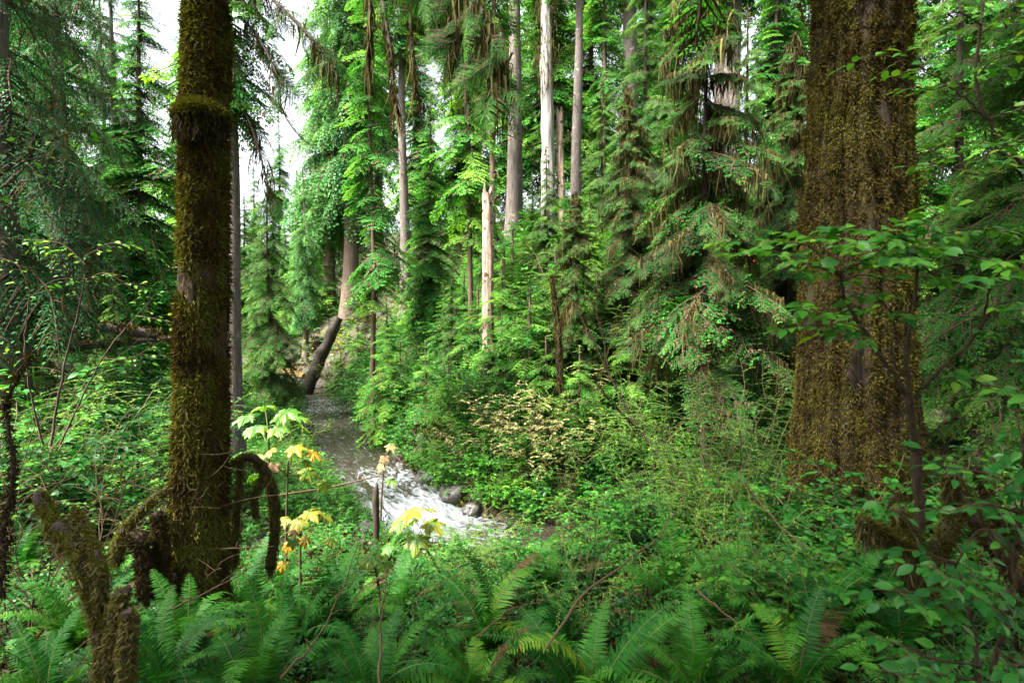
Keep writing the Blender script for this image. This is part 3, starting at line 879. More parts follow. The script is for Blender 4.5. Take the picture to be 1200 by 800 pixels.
# left trunk
b = at(232, 735, 4.5)
root = thing('mossy_tree', 'slender straight tree trunk shaggy with brown moss and a mossy burl, left of the creek', 'tree', (b[0], b[1], b[2]))
LEAN = (.033, 0)
tb, v = trunk_geom(17, .195, .06, 3, 84, 320, .12, .06, 0, .11, 17, -.5, LEAN)
tr = tb.build('trunk', ['bark_moss'], root)
rng = np.random.default_rng(101)
mb = MB()
P, N = surf_samples(v, 62000, rng, -.2, 6.2)
hz = P[:, 2]
cover = fbm(P * np.array([4, 4, 2.2]), 3)
th = np.interp(hz, [-.2, 0.6, 2.0, 2.6, 3.4, 3.9, 4.2, 6.2], [.25, .25, .30, .35, .38, .35, .34, .32]) + .06 * (N[:, 0] > .2)
ok = cover > th
P, N, hz, cover = P[ok], N[ok], hz[ok], cover[ok]
t = .70 + 1.1 * (fbm(P * 6 + 3, 2) - .5) + rng.normal(0, .12, len(P))
tufts(mb, P, N, rng, (.025, .075), (.006, .015), .8, t)
mo = mb.build('moss', ['moss'], tr)
# fringe of strands on both edges and dead twigs
mb = MB(); P, N = surf_samples(v, 900, rng, .2, 6)
strands(mb, P + N * .015, rng.uniform(.05, .16, 900), .012, rng, 0, rng.normal(.55, .2, 900)); mb.build('hanging_moss', ['hang'], tr)
bc = at(240, 140, 4.5) - b
mb = MB(); n = 5200
u = norm(rng.normal(0, 1, (n, 3)) * np.array([1, 1, 1])); u[:, 1] = -np.abs(u[:, 1]); u[:, 2] = np.abs(u[:, 2]) * 1
c0 = np.array([bc[0] + .03, -.0, bc[2]])
g = rock_geom(44, 16, .75, .25)
mb.add(g['v'] * np.array([.185, .24, .15]) + c0 + [0, -.06, -.03], g[4][0], 0, .1)
P = c0 + [0, -.06, -.03] + u * np.array([.185, .22, .12]); 
tufts(mb, P, u, rng, (.03, .07), (.006, .014), .3, .98 + rng.normal(0, .12, n))
n2 = 500; uu = rng.uniform(-1, 1, n2)
strands(mb, c0 + np.stack([uu * .19, -.06 - .2 * np.sqrt(1 - uu ** 2), 0 * uu - .02], 1), rng.uniform(.05, .26, n2), .014, rng, 1, rng.normal(.2, .12, n2))
mb.build('moss_burl', ['moss', 'hang'], tr)
for q, (z0, a, l, zz) in enumerate([(1.12, -2.6, .5, .25), (1.0, -.3, .55, .12), (.85, -2.0, .45, -.05), (.68, -.5, .6, .08), (1.3, -2.3, .42, .3), (.55, -2.8, .4, .0), (.95, -1.2, .4, .35),
                                   (1.25, -.8, .38, .3), (.4, -1.0, .5, .25), (.78, -3.0, .6, .18)]):
    p0 = np.array([LEAN[0] * z0 + .2 * math.cos(a), .2 * math.sin(a), z0])
    e = p0 + np.array([math.cos(a) * l, math.sin(a) * l * .5, zz])
    mb = MB(); c = bez(p0, (p0 + e) / 2 + rng.normal(0, .06, 3), e, 8)
    tube_geom(mb, c, np.linspace(.006, .0022, 8), 4, 0, .75)
    for w in (3, 5, 6):
        tube_geom(mb, bez(c[w], c[w] + rng.normal(0, .06, 3), c[w] + rng.normal(0, .13, 3), 4), [.003, .0025, .002, .0015], 3, 0, .7)
    mb.build('dead_twig', ['twig'], root)
crown_over(root, 17, 10.0, 2.6, 40, B_HI, 71, LEAN)

# right trunk
b2 = np.array([3.33, 5.5, 0.]); b2[2] = g1(b2[0], b2[1]) - .1
b2z = at(1010, 590, 5.5)[2]
root2 = thing('mossy_tree', 'giant conifer trunk thickly coated in olive moss, filling the picture right of centre', 'tree', (b2[0], b2[1], b2z))
tb, v2 = trunk_geom(24, .465, .20, 9, 150, 300,   .24, .09, 0, .10, 21, -.9, (-.004, 0))
tr2 = tb.build('trunk', ['bark_big'], root2)
mb = MB()
P, N = surf_samples(v2, 175000, rng, -.3, 6.0)
cover = .6 * fbm(P * np.array([4.5, 4.5, .9]) + 9, 4) + .4 * fbm(P * 2.2 + 31, 3)
ok = cover > np.interp(P[:, 2], [-.3, .5, 2, 6], [.30, .32, .37, .38])
P, N, cover = P[ok], N[ok], cover[ok]
t = .56 + 1.3 * (fbm(P * np.array([3.4, 3.4, 1.7]) + 3, 4) - .5) + rng.normal(0, .07, len(P))
tufts(mb, P, N, rng, (.016, .046), (.006, .014), .9, np.clip(t + .04, 0, .9), 0)
# cushions
P, N = surf_samples(v2, 620, rng, -.2, 6.0)
for q in range(len(P)):
    m = rng.integers(40, 110); u = norm(rng.normal(0, 1, (m, 3)) + N[q] * .8)
    tufts(mb, P[q] + u * rng.uniform(.02, .075) * np.array([1, 1, 1.4]), u, rng, (.02, .045), (.006, .012), .4, np.clip(rng.uniform(.3, .72) + rng.normal(0, .08, m), 0, 1))
mb.build('moss', ['moss'], tr2)
mb = MB(); P, N = surf_samples(v2, 3600, rng, -.1, 6)
strands(mb, P + N * .012, rng.uniform(.03, .11, len(P)), .012, rng, 0, rng.normal(.45, .2, len(P))); mb.build('hanging_moss', ['hang'], tr2)
crown_over(root2, 24, 8.0, 3.6, 90, B_HI, 72)

# ================================================================== CONIFERS
PROTO = {}
PROTO['tall'] = lambda: conifer('hemlock_tree', 'tree', 25, .36, 7.5, cone(3.2, .7, .4), 190, B_LOW, 201, 'hemlock', 'bark_grey', dead_br=14, dead_lo=2.5, moss=250)
PROTO['mid'] = lambda: conifer('hemlock_tree', 'tree', 15, .19, 1.2, cone(2.7, .75, .5), 260, B_LOW, 202, 'hemlock', 'bark_brown', tint=.42, moss=300)
PROTO['young'] = lambda: conifer('young_hemlock', 'tree', 5.6, .06, .25, cone(1.75, .9, .6), 190, B_MID, 203, 'hemlock', 'bark_brown', tint=.55, pitch=(10, -18))
PROTO['sapling'] = lambda: conifer('hemlock_sapling', 'tree', 1.9, .025, .1, cone(.95, .8, .7), 60, B_MID, 204, 'hemlock', 'bark_brown', tint=.6, pitch=(10, -18), bend=.02)
PROTO['near'] = lambda: conifer('hemlock_tree', 'tree', 11, .13, .8, cone(2.7, .75, .6), 115, B_BIG, 205, 'hemlock', 'bark_dark', tint=.36, moss=900, moss_len=.3)
PROTO['mossy'] = lambda: conifer('moss_draped_hemlock', 'tree', 13, .11, 1.8, cone(3.1, .6, .6), 85, B_BIG, 206, 'hemlock', 'bark_dark', tint=.16, moss=9500, moss_len=.85, dead_br=16, bend=.05)
PROTO['cedar'] = lambda: conifer('cedar_tree', 'tree', 21, .38, 3.5, cone(3.0, .6, .5), 210, B_CEDAR, 207, 'cedar', 'bark_red', pitch=(5, -15), tint=.5, ridge=.06, sides=24, moss=350)
PROTO['spruce'] = lambda: conifer('spruce_tree', 'tree', 19, .34, 2.9, cone(3.3, .6, .5), 150, B_DROOP, 208, 'spruce', 'bark_grey', pitch=(5, -22), tint=.4, moss=1100, moss_len=.5, dead_br=18)
PROTO['slim'] = lambda: conifer('slim_hemlock', 'tree', 21, .11, 4.6, cone(1.9, .6, .5), 150, B_LOW, 209, 'hemlock', 'bark_brown', tint=.48, dead_br=10, dead_lo=1.5, moss=200)
PROTO['bare'] = lambda: conifer('hemlock_tree', 'tree', 27, .30, 12.5, cone(3.0, .6, .5), 130, B_LOW, 210, 'hemlock', 'bark_grey', tint=.45, dead_br=22, dead_lo=4, moss=150)
HAVE = {}
def place(kind, px, Y, label=None, sc=1, rz=0, sink=.05, group=None, xy=None, scz=None):
    x, y = ((px - 600) / FPX * Y, Y) if xy is None else xy
    if kind not in HAVE:
        o = HAVE[kind] = PROTO[kind]()
    else:
        o = copy_tree(HAVE[kind])
    o.location = (x, y, g1(x, y) - sink)
    o.scale = (sc, sc, scz or sc); o.rotation_euler = (0, 0, rz)
    if label: o['label'] = label
    if group: o['group'] = group
    return o
G_T = 'conifers of the ravine'
TREES = [
 # kind, px, Y, scale, rz, label
 ("spruce", 12, 9.5, .8, .3, 'dark spruce with grey trunk at the left edge of the picture'),
 ('near', 78, 17, 1.1, 1.9, 'dim green hemlock filling the middle of the left edge forest'),
 ('spruce', 76, 15, .9, 2.2, 'thin dark spruce with mossy bare lower limbs against the white sky, upper left'),
 ('mid', 170, 18, .98, .8, 'mid green hemlock just left of the shaggy slender trunk'),
 ('bare', 276, 12.5, .62, .5, 'grey lichened tree trunk standing close behind the shaggy slender trunk'),
 ('near', 316, 23, .9, 3.6, 'low drooping hemlock on left bank right of the shaggy slender trunk'),
 ('cedar', 358, 40, .36, 1.0, 'pale cedar in the far valley under the white sky gap'),
 ('cedar', 411, 44, 1.0, .2, 'big cedar with brown furrowed trunk above the leaning log'),
 ('slim', 437, 21, 1.0, 3.3, 'slim dark trunk with a thick moss sleeve beside the furrowed cedar'),
 ('bare', 474, 34, .7, 4.4, 'pale straight trunk seen between the moss sleeve tree and the layered hemlock'),
 ('young', 455, 18.8, .88, .4, 'bright young cone shaped hemlock on the far bank above the creek'),
 ('slim', 551, 19, .95, 1.7, 'slim dark stemmed hemlock with layered light boughs left of the broken snag'),
 ('mid', 505, 23, .72, .4, 'light green layered hemlock behind the young cone shaped one'),
 ('slim', 578, 30, 1.0, 5.2, 'thin pale tree behind the top of the broken snag'),
 ('bare', 603, 34, 1.0, 2.6, 'tall grey bare trunk against the sky right of the broken snag'),
 ('bare', 676, 22, .85, 1.1, 'tall brown trunk dotted with moss cushions right of the white dead trunk'),
 ('slim', 706, 26, 1.0, 2.9, 'thin dark trunk right of the moss dotted trunk'),
 ('mid', 640, 37, .9, 1.4, 'hemlock backdrop behind the white dead trunk'),
 ('mossy', 826, 13.6, 1.05, .9, 'dark hemlock draped in hanging brown moss left of the giant trunk'),
 ('mossy', 672, 15.5, .42, 2.0, 'short hemlock veiled in brown moss above the cream bushes'),
 ('mossy', 735, 16.5, .62, 4.4, 'small moss hung hemlock close left of the dark moss draped one'),
 ('mossy', 925, 16, .8, 3.1, 'moss hung hemlock half hidden behind left edge of the giant trunk'),
 ('near', 755, 19, 1.05, 2.5, 'hemlock with flat sprays left of the moss draped one'),
 ('mid', 905, 20, .9, .1, 'green hemlock filling the gap between moss draped hemlock and giant trunk'),
 ('near', 1120, 9.5, 1.05, 2.0, 'feathery hemlock directly right of the giant trunk'),
 ('near', 1215, 8.2, 1.0, 4.1, 'feathery hemlock cut by the right edge of the picture'),
 ('mid', 1060, 19, .95, 3.9, 'hemlock glimpsed behind the giant trunk at its right edge'),
 ('mid', 1180, 18, 1.0, 5.0, 'dim hemlock far back in the upper right corner'),
 ('young', 690, 17.5, .8, 2.2, 'young hemlock with pale boughs below the moss dotted trunk'),
 ('young', 625, 20, .75, 1.3, 'young hemlock just right of the broken snag'),
 ('young', 520, 20.5, .62, 5.0, 'small young hemlock at the foot of the slim dark stem'),
 ('mid', 790, 25, 1.0, 1.2, 'tall hemlock on the hill behind the moss draped one'),
 ('tall', 855, 31, .9, 2.7, 'tall hemlock with grey trunk high on the right hillside'),
 ('tall', 735, 33, .9, .3, 'tall hemlock with pale slender trunk on hillside above centre right'),
 ('mid', 545, 38, .8, 4.5, 'distant hemlock in the notch behind the slim dark stem'),
 ('cedar', 385, 46, .85, 5.5, 'pale distant cedar closing the valley beyond the big cedar'),
 ('mid', 20, 22, 1.0, .6, 'shadowy hemlock behind the grey edge trunk at far left'),
 ('mid', 128, 27, 1.15, 3.0, 'faint hemlock under the white sky in upper left'),
 ('mid', 225, 30, .62, 1.1, 'faint hemlock hidden behind the shaggy slender trunk'),
 ('spruce', 140, 25, 1.0, 4.0, 'tall lacy spruce in the upper left sky gap'),
 ('mid', 222, 24, 1.1, 5.1, 'hemlock whose crown shows on both sides of the shaggy slender trunk'),
 ('near', 640, 19, .48, 1.2, 'low feathery hemlock right of the pale snag on the slope'),
 ('near', 488, 24, .62, 0.2, 'feathery hemlock behind the bright cone shaped young one'),
 ('near', 705, 20, .60, 2.9, 'feathery hemlock below the moss dotted trunk'),
 ('near', 870, 17.5, .95, 5.3, 'broad feathery hemlock between the moss draped one and the giant trunk'),
 ('near', 575, 23, .42, 4.0, 'little feathery hemlock right behind the pale broken snag'),
 ('near', 530, 18.5, .36, 3.0, 'little feathery hemlock left of the pale broken snag'),
 ('near', 40, 10.5, .34, 1.2, 'low feathery hemlock in the brush at the left edge'),
 ('near', 135, 11.5, .36, 3.2, 'low feathery hemlock in the brush left of the shaggy slender trunk'),
 ('mid', 372, 52, .55, 1.0, 'small far hemlock straight above the leaning log'),
 ('mid', 392, 58, .6, 2.0, 'far hemlock right above the leaning log between pale valley cedars'),
 ('young', 352, 45, .9, 2.6, 'small far conifer at the bend behind the leaning log'),
 ('young', 380, 46, .8, 4.6, 'bushy little far conifer right behind the top of the leaning log'),
 ('tall', 985, 36, 1.0, 1.2, 'tall hemlock high on the hill behind the giant trunk'),
 ('mid', 690, 45, 1.1, 3.4, 'far hemlock on the ridge behind moss dotted trunk'),
 ('tall', 445, 48, .8, 4.0, 'far tall hemlock behind the slim moss sleeve trunk'),
 ('mid', 595, 50, .9, .9, 'far ridge hemlock left of the tall grey bare trunk'),
 ('mid', 1120, 30, 1.1, .2, 'hillside hemlock deep behind the feathery right hand hemlock'),
]
for kind, px, Y, s, rz, lab in TREES:
    if Y > 28: s *= 1.75
    place(kind, px, Y, lab, s, rz, .08, G_T)
for q, (px, Y, s_) in enumerate([(288, 50, .85), (305, 46, .7), (322, 52, .85), (336, 47, .65), (350, 55, .8), (300, 60, .95), (318, 40, .5)]):
    o = place(['mid', 'cedar'][q % 2], px, Y, None, s_ * (1 if q % 2 == 0 else .7), q, .1, 'distant conifers closing the valley'); o['auto'] = 'conifer'
# far closing trees, beyond what the gaps show in detail
FAR = [(-120, 34), (60, 44), (170, 58), (255, 62), (330, 66), (420, 64), (490, 58), (560, 62), (640, 60), (760, 52), (840, 46), (930, 46), (1030, 44), (1250, 34), (1300, 20)]
for q, (px, Y) in enumerate(FAR):
    o = place(['mid', 'tall', 'cedar'][q % 3], px, Y, None, (1.9 if not 120 < px < 400 else .72), q * 1.3, .1, 'distant conifers closing the valley')
    o['auto'] = 'conifer'
# unseen forest conifers added behind and beside the camera to shade the foreground
for q, (x, y) in enumerate([(3.4, -1.5), (-2.6, -2), (-7, 0), (-5, -2.5), (5.5, -3), (0.5, -5), (10, 2), (13, 7), (-3, -8), (7, -8)]):
    o = place(['tall', 'tall', 'tall', 'tall', 'spruce', 'tall', 'cedar'][q if q < 3 else 4 + q % 3], 0, 0, None, 1.0, q * 2.1, .1, 'unseen shading forest around the camera', (x, y))
    o['auto'] = 'conifer'

# ================================================================== SNAGS AND LOGS
def snag(px, y_base, y_top, Y, w_px, mat, name, label, seed, lean=0, jag=.5, rise=True):
    t0 = at(px, y_base, Y); x = t0[0]; zb = g1(x, Y) - .2
    top = at(px, y_top, Y)[2]; H = top - zb
    rad = w_px / 2 / FPX * Y
    tb, v = trunk_geom(H, rad * 1.12, rad * .8, seed, 28, 60, .1, .12, .05, .22, 9, -.2, (lean, 0))
    g = tb.geom(); rng = np.random.default_rng(seed)
    # jagged broken top
    vv = g['v'].reshape(60, 28, 3); prof = jag * fbm(np.stack([np.cos(np.arange(28) / 28 * 6.28) * 2.2 + seed, np.sin(np.arange(28) / 28 * 6.28) * 2.2, np.zeros(28)], 1), 3)
    for k in range(-9, 0):
        vv[k, :, 2] -= prof * (10 + k) / 9
    m = MB().add(vv.reshape(-1, 3), g[4][0])
    c = vv[-1].mean(0) - [0, 0, .15]
    m.add(np.vstack([vv[-1], c]), [[q, (q + 1) % 28, 28] for q in range(28)])
    root = thing(name, label, 'dead tree', (x, Y, zb))
    m.build('trunk', [mat], root)
    return root, v
snag(574, 372, 203, 17.2, 13, 'wood_pale', 'broken_snag', 'pale reddish broken snag standing on the far bank, bark stripped', 5, -.022, 1.1)
r_, v_ = snag(641, 268, -60, 25, 14, 'wood_white', 'dead_tree', 'bleached white dead trunk with peeling splits and hanging moss', 6, 0, .6)
rng = np.random.default_rng(61)
P, N = surf_samples(v_, 500, rng, 7.5, 13); mb = MB(); strands(mb, P + N * .05 + rng.normal(0, .12, P.shape), rng.uniform(.2, 1.0, 500), .04, rng, 0, rng.normal(.4, .2, 500)); mb.build('hanging_moss', ['hang'], r_)
snag(657, 268, 120, 25.2, 9, 'wood_pale', 'broken_snag', 'narrow brown snag pressed against the right side of the white dead trunk', 8, 0, .8)
snag(728, 262, 178, 22, 5, 'wood_white', 'broken_snag', 'slender whitish snag right of the moss dotted trunk', 12, .01, .5)

def log_between(a, c, r0, r1, mat, name, label, seed):
    a, c = np.asarray(a), np.asarray(c)
    rng = np.random.default_rng(seed)
    mb = MB(); t = np.linspace(0, 1, 16)[:, None]
    pts = a + (c - a) * t + rng.normal(0, .02, (16, 3)) * np.array([1, 1, .6])
    L = np.linalg.norm(c - a)
    tube_geom(mb, pts - a, np.linspace(r0, r1, 16) * (1 + .12 * rng.normal(0, 1, 16)), 12, 0, .5, True)
    for q in range(3):
        k = rng.integers(3, 13); e = pts[k] - a
        tube_geom(mb, [e, e + norm(rng.normal(0, 1, 3) + [0, 0, .8]) * r0 * 2.2], [r0 * .25, r0 * .12], 6, 0, .5, True)
    n = 700; P = (a + (c - a) * rng.random((n, 1))) - a; u = norm(rng.normal(0, 1, (n, 3)) + [0, 0, .9])
    tufts(mb, P + u * (r0 + r1) / 2 * .95, u, rng, (.04, .12), (.015, .04), .2, .6 + rng.normal(0, .15, n), 1)
    o = mb.build(name, [mat, 'moss']); o.location = a
    return tag(o, label, 'log', 'fallen logs by the creek')
a0 = hit(357, 464); 
log_between(at(356, 464, 31), at(397, 372, 31.5), .38, .28, 'log_wet', 'leaning_log', 'thick dark log leaning up the far bank at head of the visible creek', 1)
log_between(at(322, 432, 38), at(356, 441, 36), .26, .2, 'log_lit', 'fallen_log', 'short yellow lit log lying across the creek behind the leaning log', 2)
log_between(at(328, 464, 30), at(388, 467, 29.5), .14, .10, 'log_wet', 'fallen_log', 'thin log lying across the water at the foot of the leaning log', 3)
log_between(at(288, 428, 39), at(345, 455, 35), .2, .15, 'log_wet', 'fallen_log', 'mossy log slanting down the left bank above the water', 4)
log_between(at(118, 384, 11), at(185, 392, 11.5), .10, .08, 'bark_grey', 'fallen_log', 'weathered grey log in the undergrowth left of the shaggy slender trunk', 5)
log_between(at(60, 408, 10.5), at(200, 398, 12.5), .09, .07, 'log_wet', 'fallen_log', 'long dark branch lying through brush on left forest floor', 6)
# thin stick over the water, standing post, dead shoot
st = np.array([at(328, 580, 7.6), at(385, 571, 8.0), at(445, 557, 8.4)])
mb = MB(); tube_geom(mb, smooth_line(st, 12) - st[0], np.linspace(.016, .010, 13), 6, 0, .95, True); o = mb.build('fallen_stick', ['twig']); o.location = st[0]
tag(o, 'thin bare tan stick reaching out over the white water', 'stick')

# ================================================================== SHRUBS AND FERNS
AUTO = []                                    # (object, noun, adjective) labelled by place at the end
def put_shrub(kind, px, py, sc=1.0, label=None, Y=None, rz=None, adj=''):
    if Y is None:
        p = hit(px, py)
    else:
        x = (px - 600) / FPX * Y; p = np.array([x, Y, g1(x, Y)])
    r = len(AUTO)
    o = thing('leafy_shrub', label, 'shrub', (p[0], p[1], p[2] - .03), (r * 1.37) % 6.28 if rz is None else rz, 'shrubs of the ravine', sc)
    a, b_ = SHRUB_ME[kind]
    link('stems', a, o); link('foliage', b_, o)
    AUTO.append((o, 'shrub', adj or {'salmonberry': 'broad leaved green', 'salmonberry_b': 'broad leaved green', 'huckleberry': 'fine leaved twiggy', 'huckleberry_b': 'yellow green small leaved',
                             'salal': 'low dark leaved', 'dark': 'tall dark leaved', 'light': 'tall fresh green', 'cream': 'pale cream leaved', 'yellow': 'yellowing'}[kind]))
    return o
SH = [
 # far bank: below the snag
 ('cream', 605, 545, 1.0), ('cream', 640, 520, .9), ('cream', 575, 520, .8), ('cream', 665, 555, .8), ('cream', 630, 575, .8), ('cream', 545, 545, .6), ('cream', 690, 480, .7),
 ('huckleberry_b', 520, 520, .9), ('huckleberry_b', 700, 540, .9), ('huckleberry', 730, 560, 1.0), ('huckleberry_b', 660, 590, .8), ('huckleberry_b', 760, 575, 1.0),
 ('salmonberry', 480, 500, .9), ('salmonberry', 545, 500, 1.0), ('salmonberry_b', 430, 470, 1.1), ('salmonberry', 410, 490, .9), ('salmonberry', 500, 450, 1.2), ('yellow', 445, 515, .6),
 ('huckleberry_b', 395, 470, 1.2), ('yellow', 385, 440, 1.4), ('yellow', 400, 415, 1.4), ('yellow', 500, 380, 1.2), ('salmonberry', 530, 430, 1.2), ('salmonberry', 590, 455, 1.2), ('salmonberry_b', 650, 440, 1.2),
 ('salmonberry', 480, 415, 1.3), ('salmonberry_b', 560, 400, 1.3), ('salmonberry', 620, 390, 1.4), ('huckleberry', 660, 380, 1.2), ('huckleberry', 690, 420, 1.1), ('salmonberry', 600, 330, 1.8), ('salmonberry_b', 650, 320, 1.8),
 ('salmonberry', 530, 340, 1.8), ('huckleberry', 720, 400, 1.1), ('huckleberry', 740, 450, 1.0), ('huckleberry_b', 700, 460, 1.0), ('salmonberry', 680, 350, 1.5), ('salmonberry_b', 470, 350, 1.8), ('salmonberry_b', 430, 380, 1.7),
 # right of centre, near side
 ('huckleberry', 790, 605, 1.0), ('huckleberry', 830, 600, 1.15), ('huckleberry', 880, 605, 1.15), ('huckleberry', 905, 590, 1.0), ('huckleberry_b', 850, 615, .8), ('huckleberry_b', 760, 625, .7), ('huckleberry_b', 900, 625, .6),
 ('salal', 860, 640, .7), ('salal', 800, 650, .7), ('salal', 930, 645, .75), ('salal', 980, 650, .7), ('salal', 1010, 690, .7), ('huckleberry_b', 960, 600, .55), ('huckleberry_b', 1000, 610, .5),
 ('salmonberry_b', 1120, 640, .7), ('salmonberry', 1170, 620, .9), ('salmonberry_b', 1060, 720, .55), ('salal', 1120, 760, .7), ('salmonberry_b', 1180, 740, .6), ('salal', 960, 740, .6), ('salal', 890, 720, .6),
 ('huckleberry_b', 640, 622, .75), ('huckleberry_b', 690, 625, .8), ('salmonberry', 720, 630, .7), ('huckleberry', 660, 630, .6), ('salmonberry_b', 600, 632, .6), ('salmonberry', 770, 640, .7), ('huckleberry_b', 820, 640, .8), ('salal', 740, 655, .9),
 # bottom centre
 ('salal', 600, 660, .65), ('huckleberry_b', 620, 640, .55), ('huckleberry_b', 570, 665, .5), ('salal', 690, 690, .6), ('salal', 640, 740, .55), ('salal', 520, 700, .5), ('huckleberry_b', 545, 720, .4), ('salal', 740, 760, .55),
 ('salal', 430, 690, .5), ('salmonberry_b', 380, 690, .45), ('salal', 400, 650, .55), ('salmonberry_b', 350, 660, .5), ('salmonberry', 330, 610, .6),
 ('salmonberry', 345, 600, .5), ('salmonberry_b', 370, 612, .45), ('salmonberry', 355, 560, .5), ('salal', 385, 630, .5), ('huckleberry_b', 340, 540, .5), ('salmonberry_b', 335, 515, .6), ('yellow', 350, 575, .4),
 ('salmonberry', 600, 720, .5), ('salmonberry_b', 660, 725, .5), ('salmonberry', 545, 750, .42), ('huckleberry_b', 690, 760, .45), ('salmonberry', 760, 720, .5), ('salmonberry_b', 820, 700, .55), ('huckleberry_b', 860, 740, .5), ('salmonberry', 910, 760, .5), ('salmonberry_b', 480, 770, .4),
 ('salmonberry', 700, 665, .6), ('huckleberry_b', 840, 670, .6), ('salmonberry', 900, 660, .6), ('salmonberry_b', 960, 680, .6), ('salmonberry', 1020, 650, .6),
 ('huckleberry_b', 30, 430, 1.3), ('huckleberry_b', 90, 420, 1.4), ('huckleberry_b', 150, 415, 1.5), ('salmonberry', 195, 400, 1.6), ('huckleberry_b', 60, 400, 1.6), ('salmonberry_b', 120, 395, 1.8), ('salmonberry', 10, 440, 1.2), ('salmonberry_b', 70, 430, 1.3), ('salmonberry', 130, 430, 1.3), ('salmonberry', 185, 425, 1.3), ('salmonberry_b', 150, 480, 1.0), ('salmonberry', 80, 480, 1.0), ('huckleberry_b', 110, 530, .8), ('salmonberry', 40, 570, .7), ('salmonberry_b', 150, 590, .6), ('yellow', 150, 470, .7),
 # left floor
 ('salmonberry', 300, 560, .7), ('salmonberry_b', 320, 520, .8), ('salmonberry', 290, 500, .9), ('salmonberry_b', 330, 490, .8), ('salmonberry', 300, 465, 1.0), ('salmonberry', 320, 450, 1.1), ('salmonberry', 285, 440, 1.2),
 ('salmonberry_b', 160, 520, .8), ('salmonberry', 130, 490, .9), ('salmonberry_b', 180, 470, .9), ('salmonberry', 60, 500, .9), ('salmonberry_b', 100, 550, .7), ('salmonberry', 170, 560, .7), ('salmonberry_b', 20, 540, .8),
 ('salmonberry', 40, 460, 1.0), ('salmonberry', 100, 450, 1.1), ('salmonberry_b', 160, 440, 1.1), ('huckleberry', 60, 470, 1.0), ('huckleberry', 120, 465, 1.0), ('huckleberry', 20, 490, .9), ('salmonberry', 190, 610, .5), ('salal', 60, 620, .7), ('salal', 30, 720, .6), ('salal', 150, 760, .5),
]
for k, px, py, s in SH:
    if 380 < px < 770 and py < 600: s *= 1.45
    if 470 < px < 1030 and 645 < py < 775: s *= 1.35
    put_shrub(k, px, py, s)

for k, px, Y, s in [('dark', 5, 6.2, 1.2), ('dark', 60, 7.0, 1.3), ('light', 100, 6.6, 1.1), ('dark', 135, 8.2, 1.4), ('light', 35, 8.4, 1.4), ('dark', 180, 9.2, 1.4), ('light', 165, 7.4, 1.0), ('dark', 90, 10, 1.6), ('light', 0, 7.4, 1.3),
                    ('dark', 560, 15.5, 1.1), ('dark', 640, 16.5, 1.3), ('light', 600, 18, 1.2), ('dark', 700, 16, 1.3), ('light', 670, 19, 1.4), ('dark', 500, 18, 1.2), ('light', 740, 17, 1.3), ('dark', 780, 15.5, 1.2), ('dark', 450, 21, 1.3), ('light', 850, 15, 1.2), ('dark', 900, 14.5, 1.2),
                    ('dark', 860, 7.6, .75), ('light', 800, 7.4, .7), ('dark', 760, 6.6, .6), ('dark', 930, 5.6, .55), ('dark', 1010, 4.4, .5), ('light', 980, 4.9, .5), ('dark', 690, 5.8, .5), ('dark', 1120, 5.2, .8), ('light', 1150, 6, .9),
                    ('salmonberry', -10, 6.5, 1.5), ('huckleberry_b', 30, 7.2, 1.5), ('salmonberry_b', 75, 7.6, 1.7), ('huckleberry', 110, 8.0, 1.25), ('salmonberry', 140, 7.0, 1.3), ('huckleberry_b', 175, 8.2, 1.4), ('salmonberry', 55, 9.0, 1.9), ('huckleberry', 15, 9.5, 1.5),
                    ('salmonberry_b', 190, 10, 1.7), ('salmonberry', 120, 10.5, 2.0), ('salmonberry', 520, 8.3, .62), ('huckleberry_b', 565, 8.0, .62), ('salmonberry_b', 600, 8.4, .75), ('huckleberry_b', 540, 7.4, .5), ('salmonberry', 385, 8.6, .55), ('salmonberry_b', 365, 9.6, .6), ('salmonberry', 352, 11, .7),
                    ('salmonberry_b', 350, 13, .8), ('huckleberry_b', 348, 16, 1.0), ('salmonberry', 342, 20, 1.2), ('huckleberry_b', 335, 24, 1.4)]:
    put_shrub(k, px, 0, s, None, Y)

def fern(px, py, L, label=None, n=13, frond=None, Y=None, tilt=0, rz=0, seed=0, lean=(0, 0), brown=0):
    rng = np.random.default_rng(1000 + int(px) * 7 + int(py))
    p = hit(px, py) if Y is None else np.array([(px - 600) / FPX * Y, Y, g1((px - 600) / FPX * Y, Y)])
    o = thing('sword_fern', label, 'fern', (p[0], p[1], p[2] - .02), rz, 'sword ferns on the forest floor')
    far = p[1] > 7.5
    if far:
        c = link('fronds', FAR_FERN[rng.integers(0, 3)], o); c.scale = (L, L, L)
    else:
        mes = FROND_ME if frond is None else frond
        for k in range(n):
            az = k * 2.39996 + rng.normal(0, .25)
            me = mes[rng.integers(0, len(mes))]
            isb = k < brown
            f = link('brown_frond' if isb else 'frond', BROWN_ME[k % 2] if isb else me, o)
            s = L * rng.uniform(.7, 1.08)
            f.scale = (s, s, s)
            inner = (k % 3 == 0)
            f.rotation_euler = (rng.normal(0, .12), rng.normal(-.25 if inner else .05, .14) + (.35 if isb else 0), az)
            if isb: f['label'] = 'dead brown frond'
    AUTO.append((o, 'sword fern', 'small' if L < .55 else ('long fronded' if L > .85 else 'bright')))
    return o
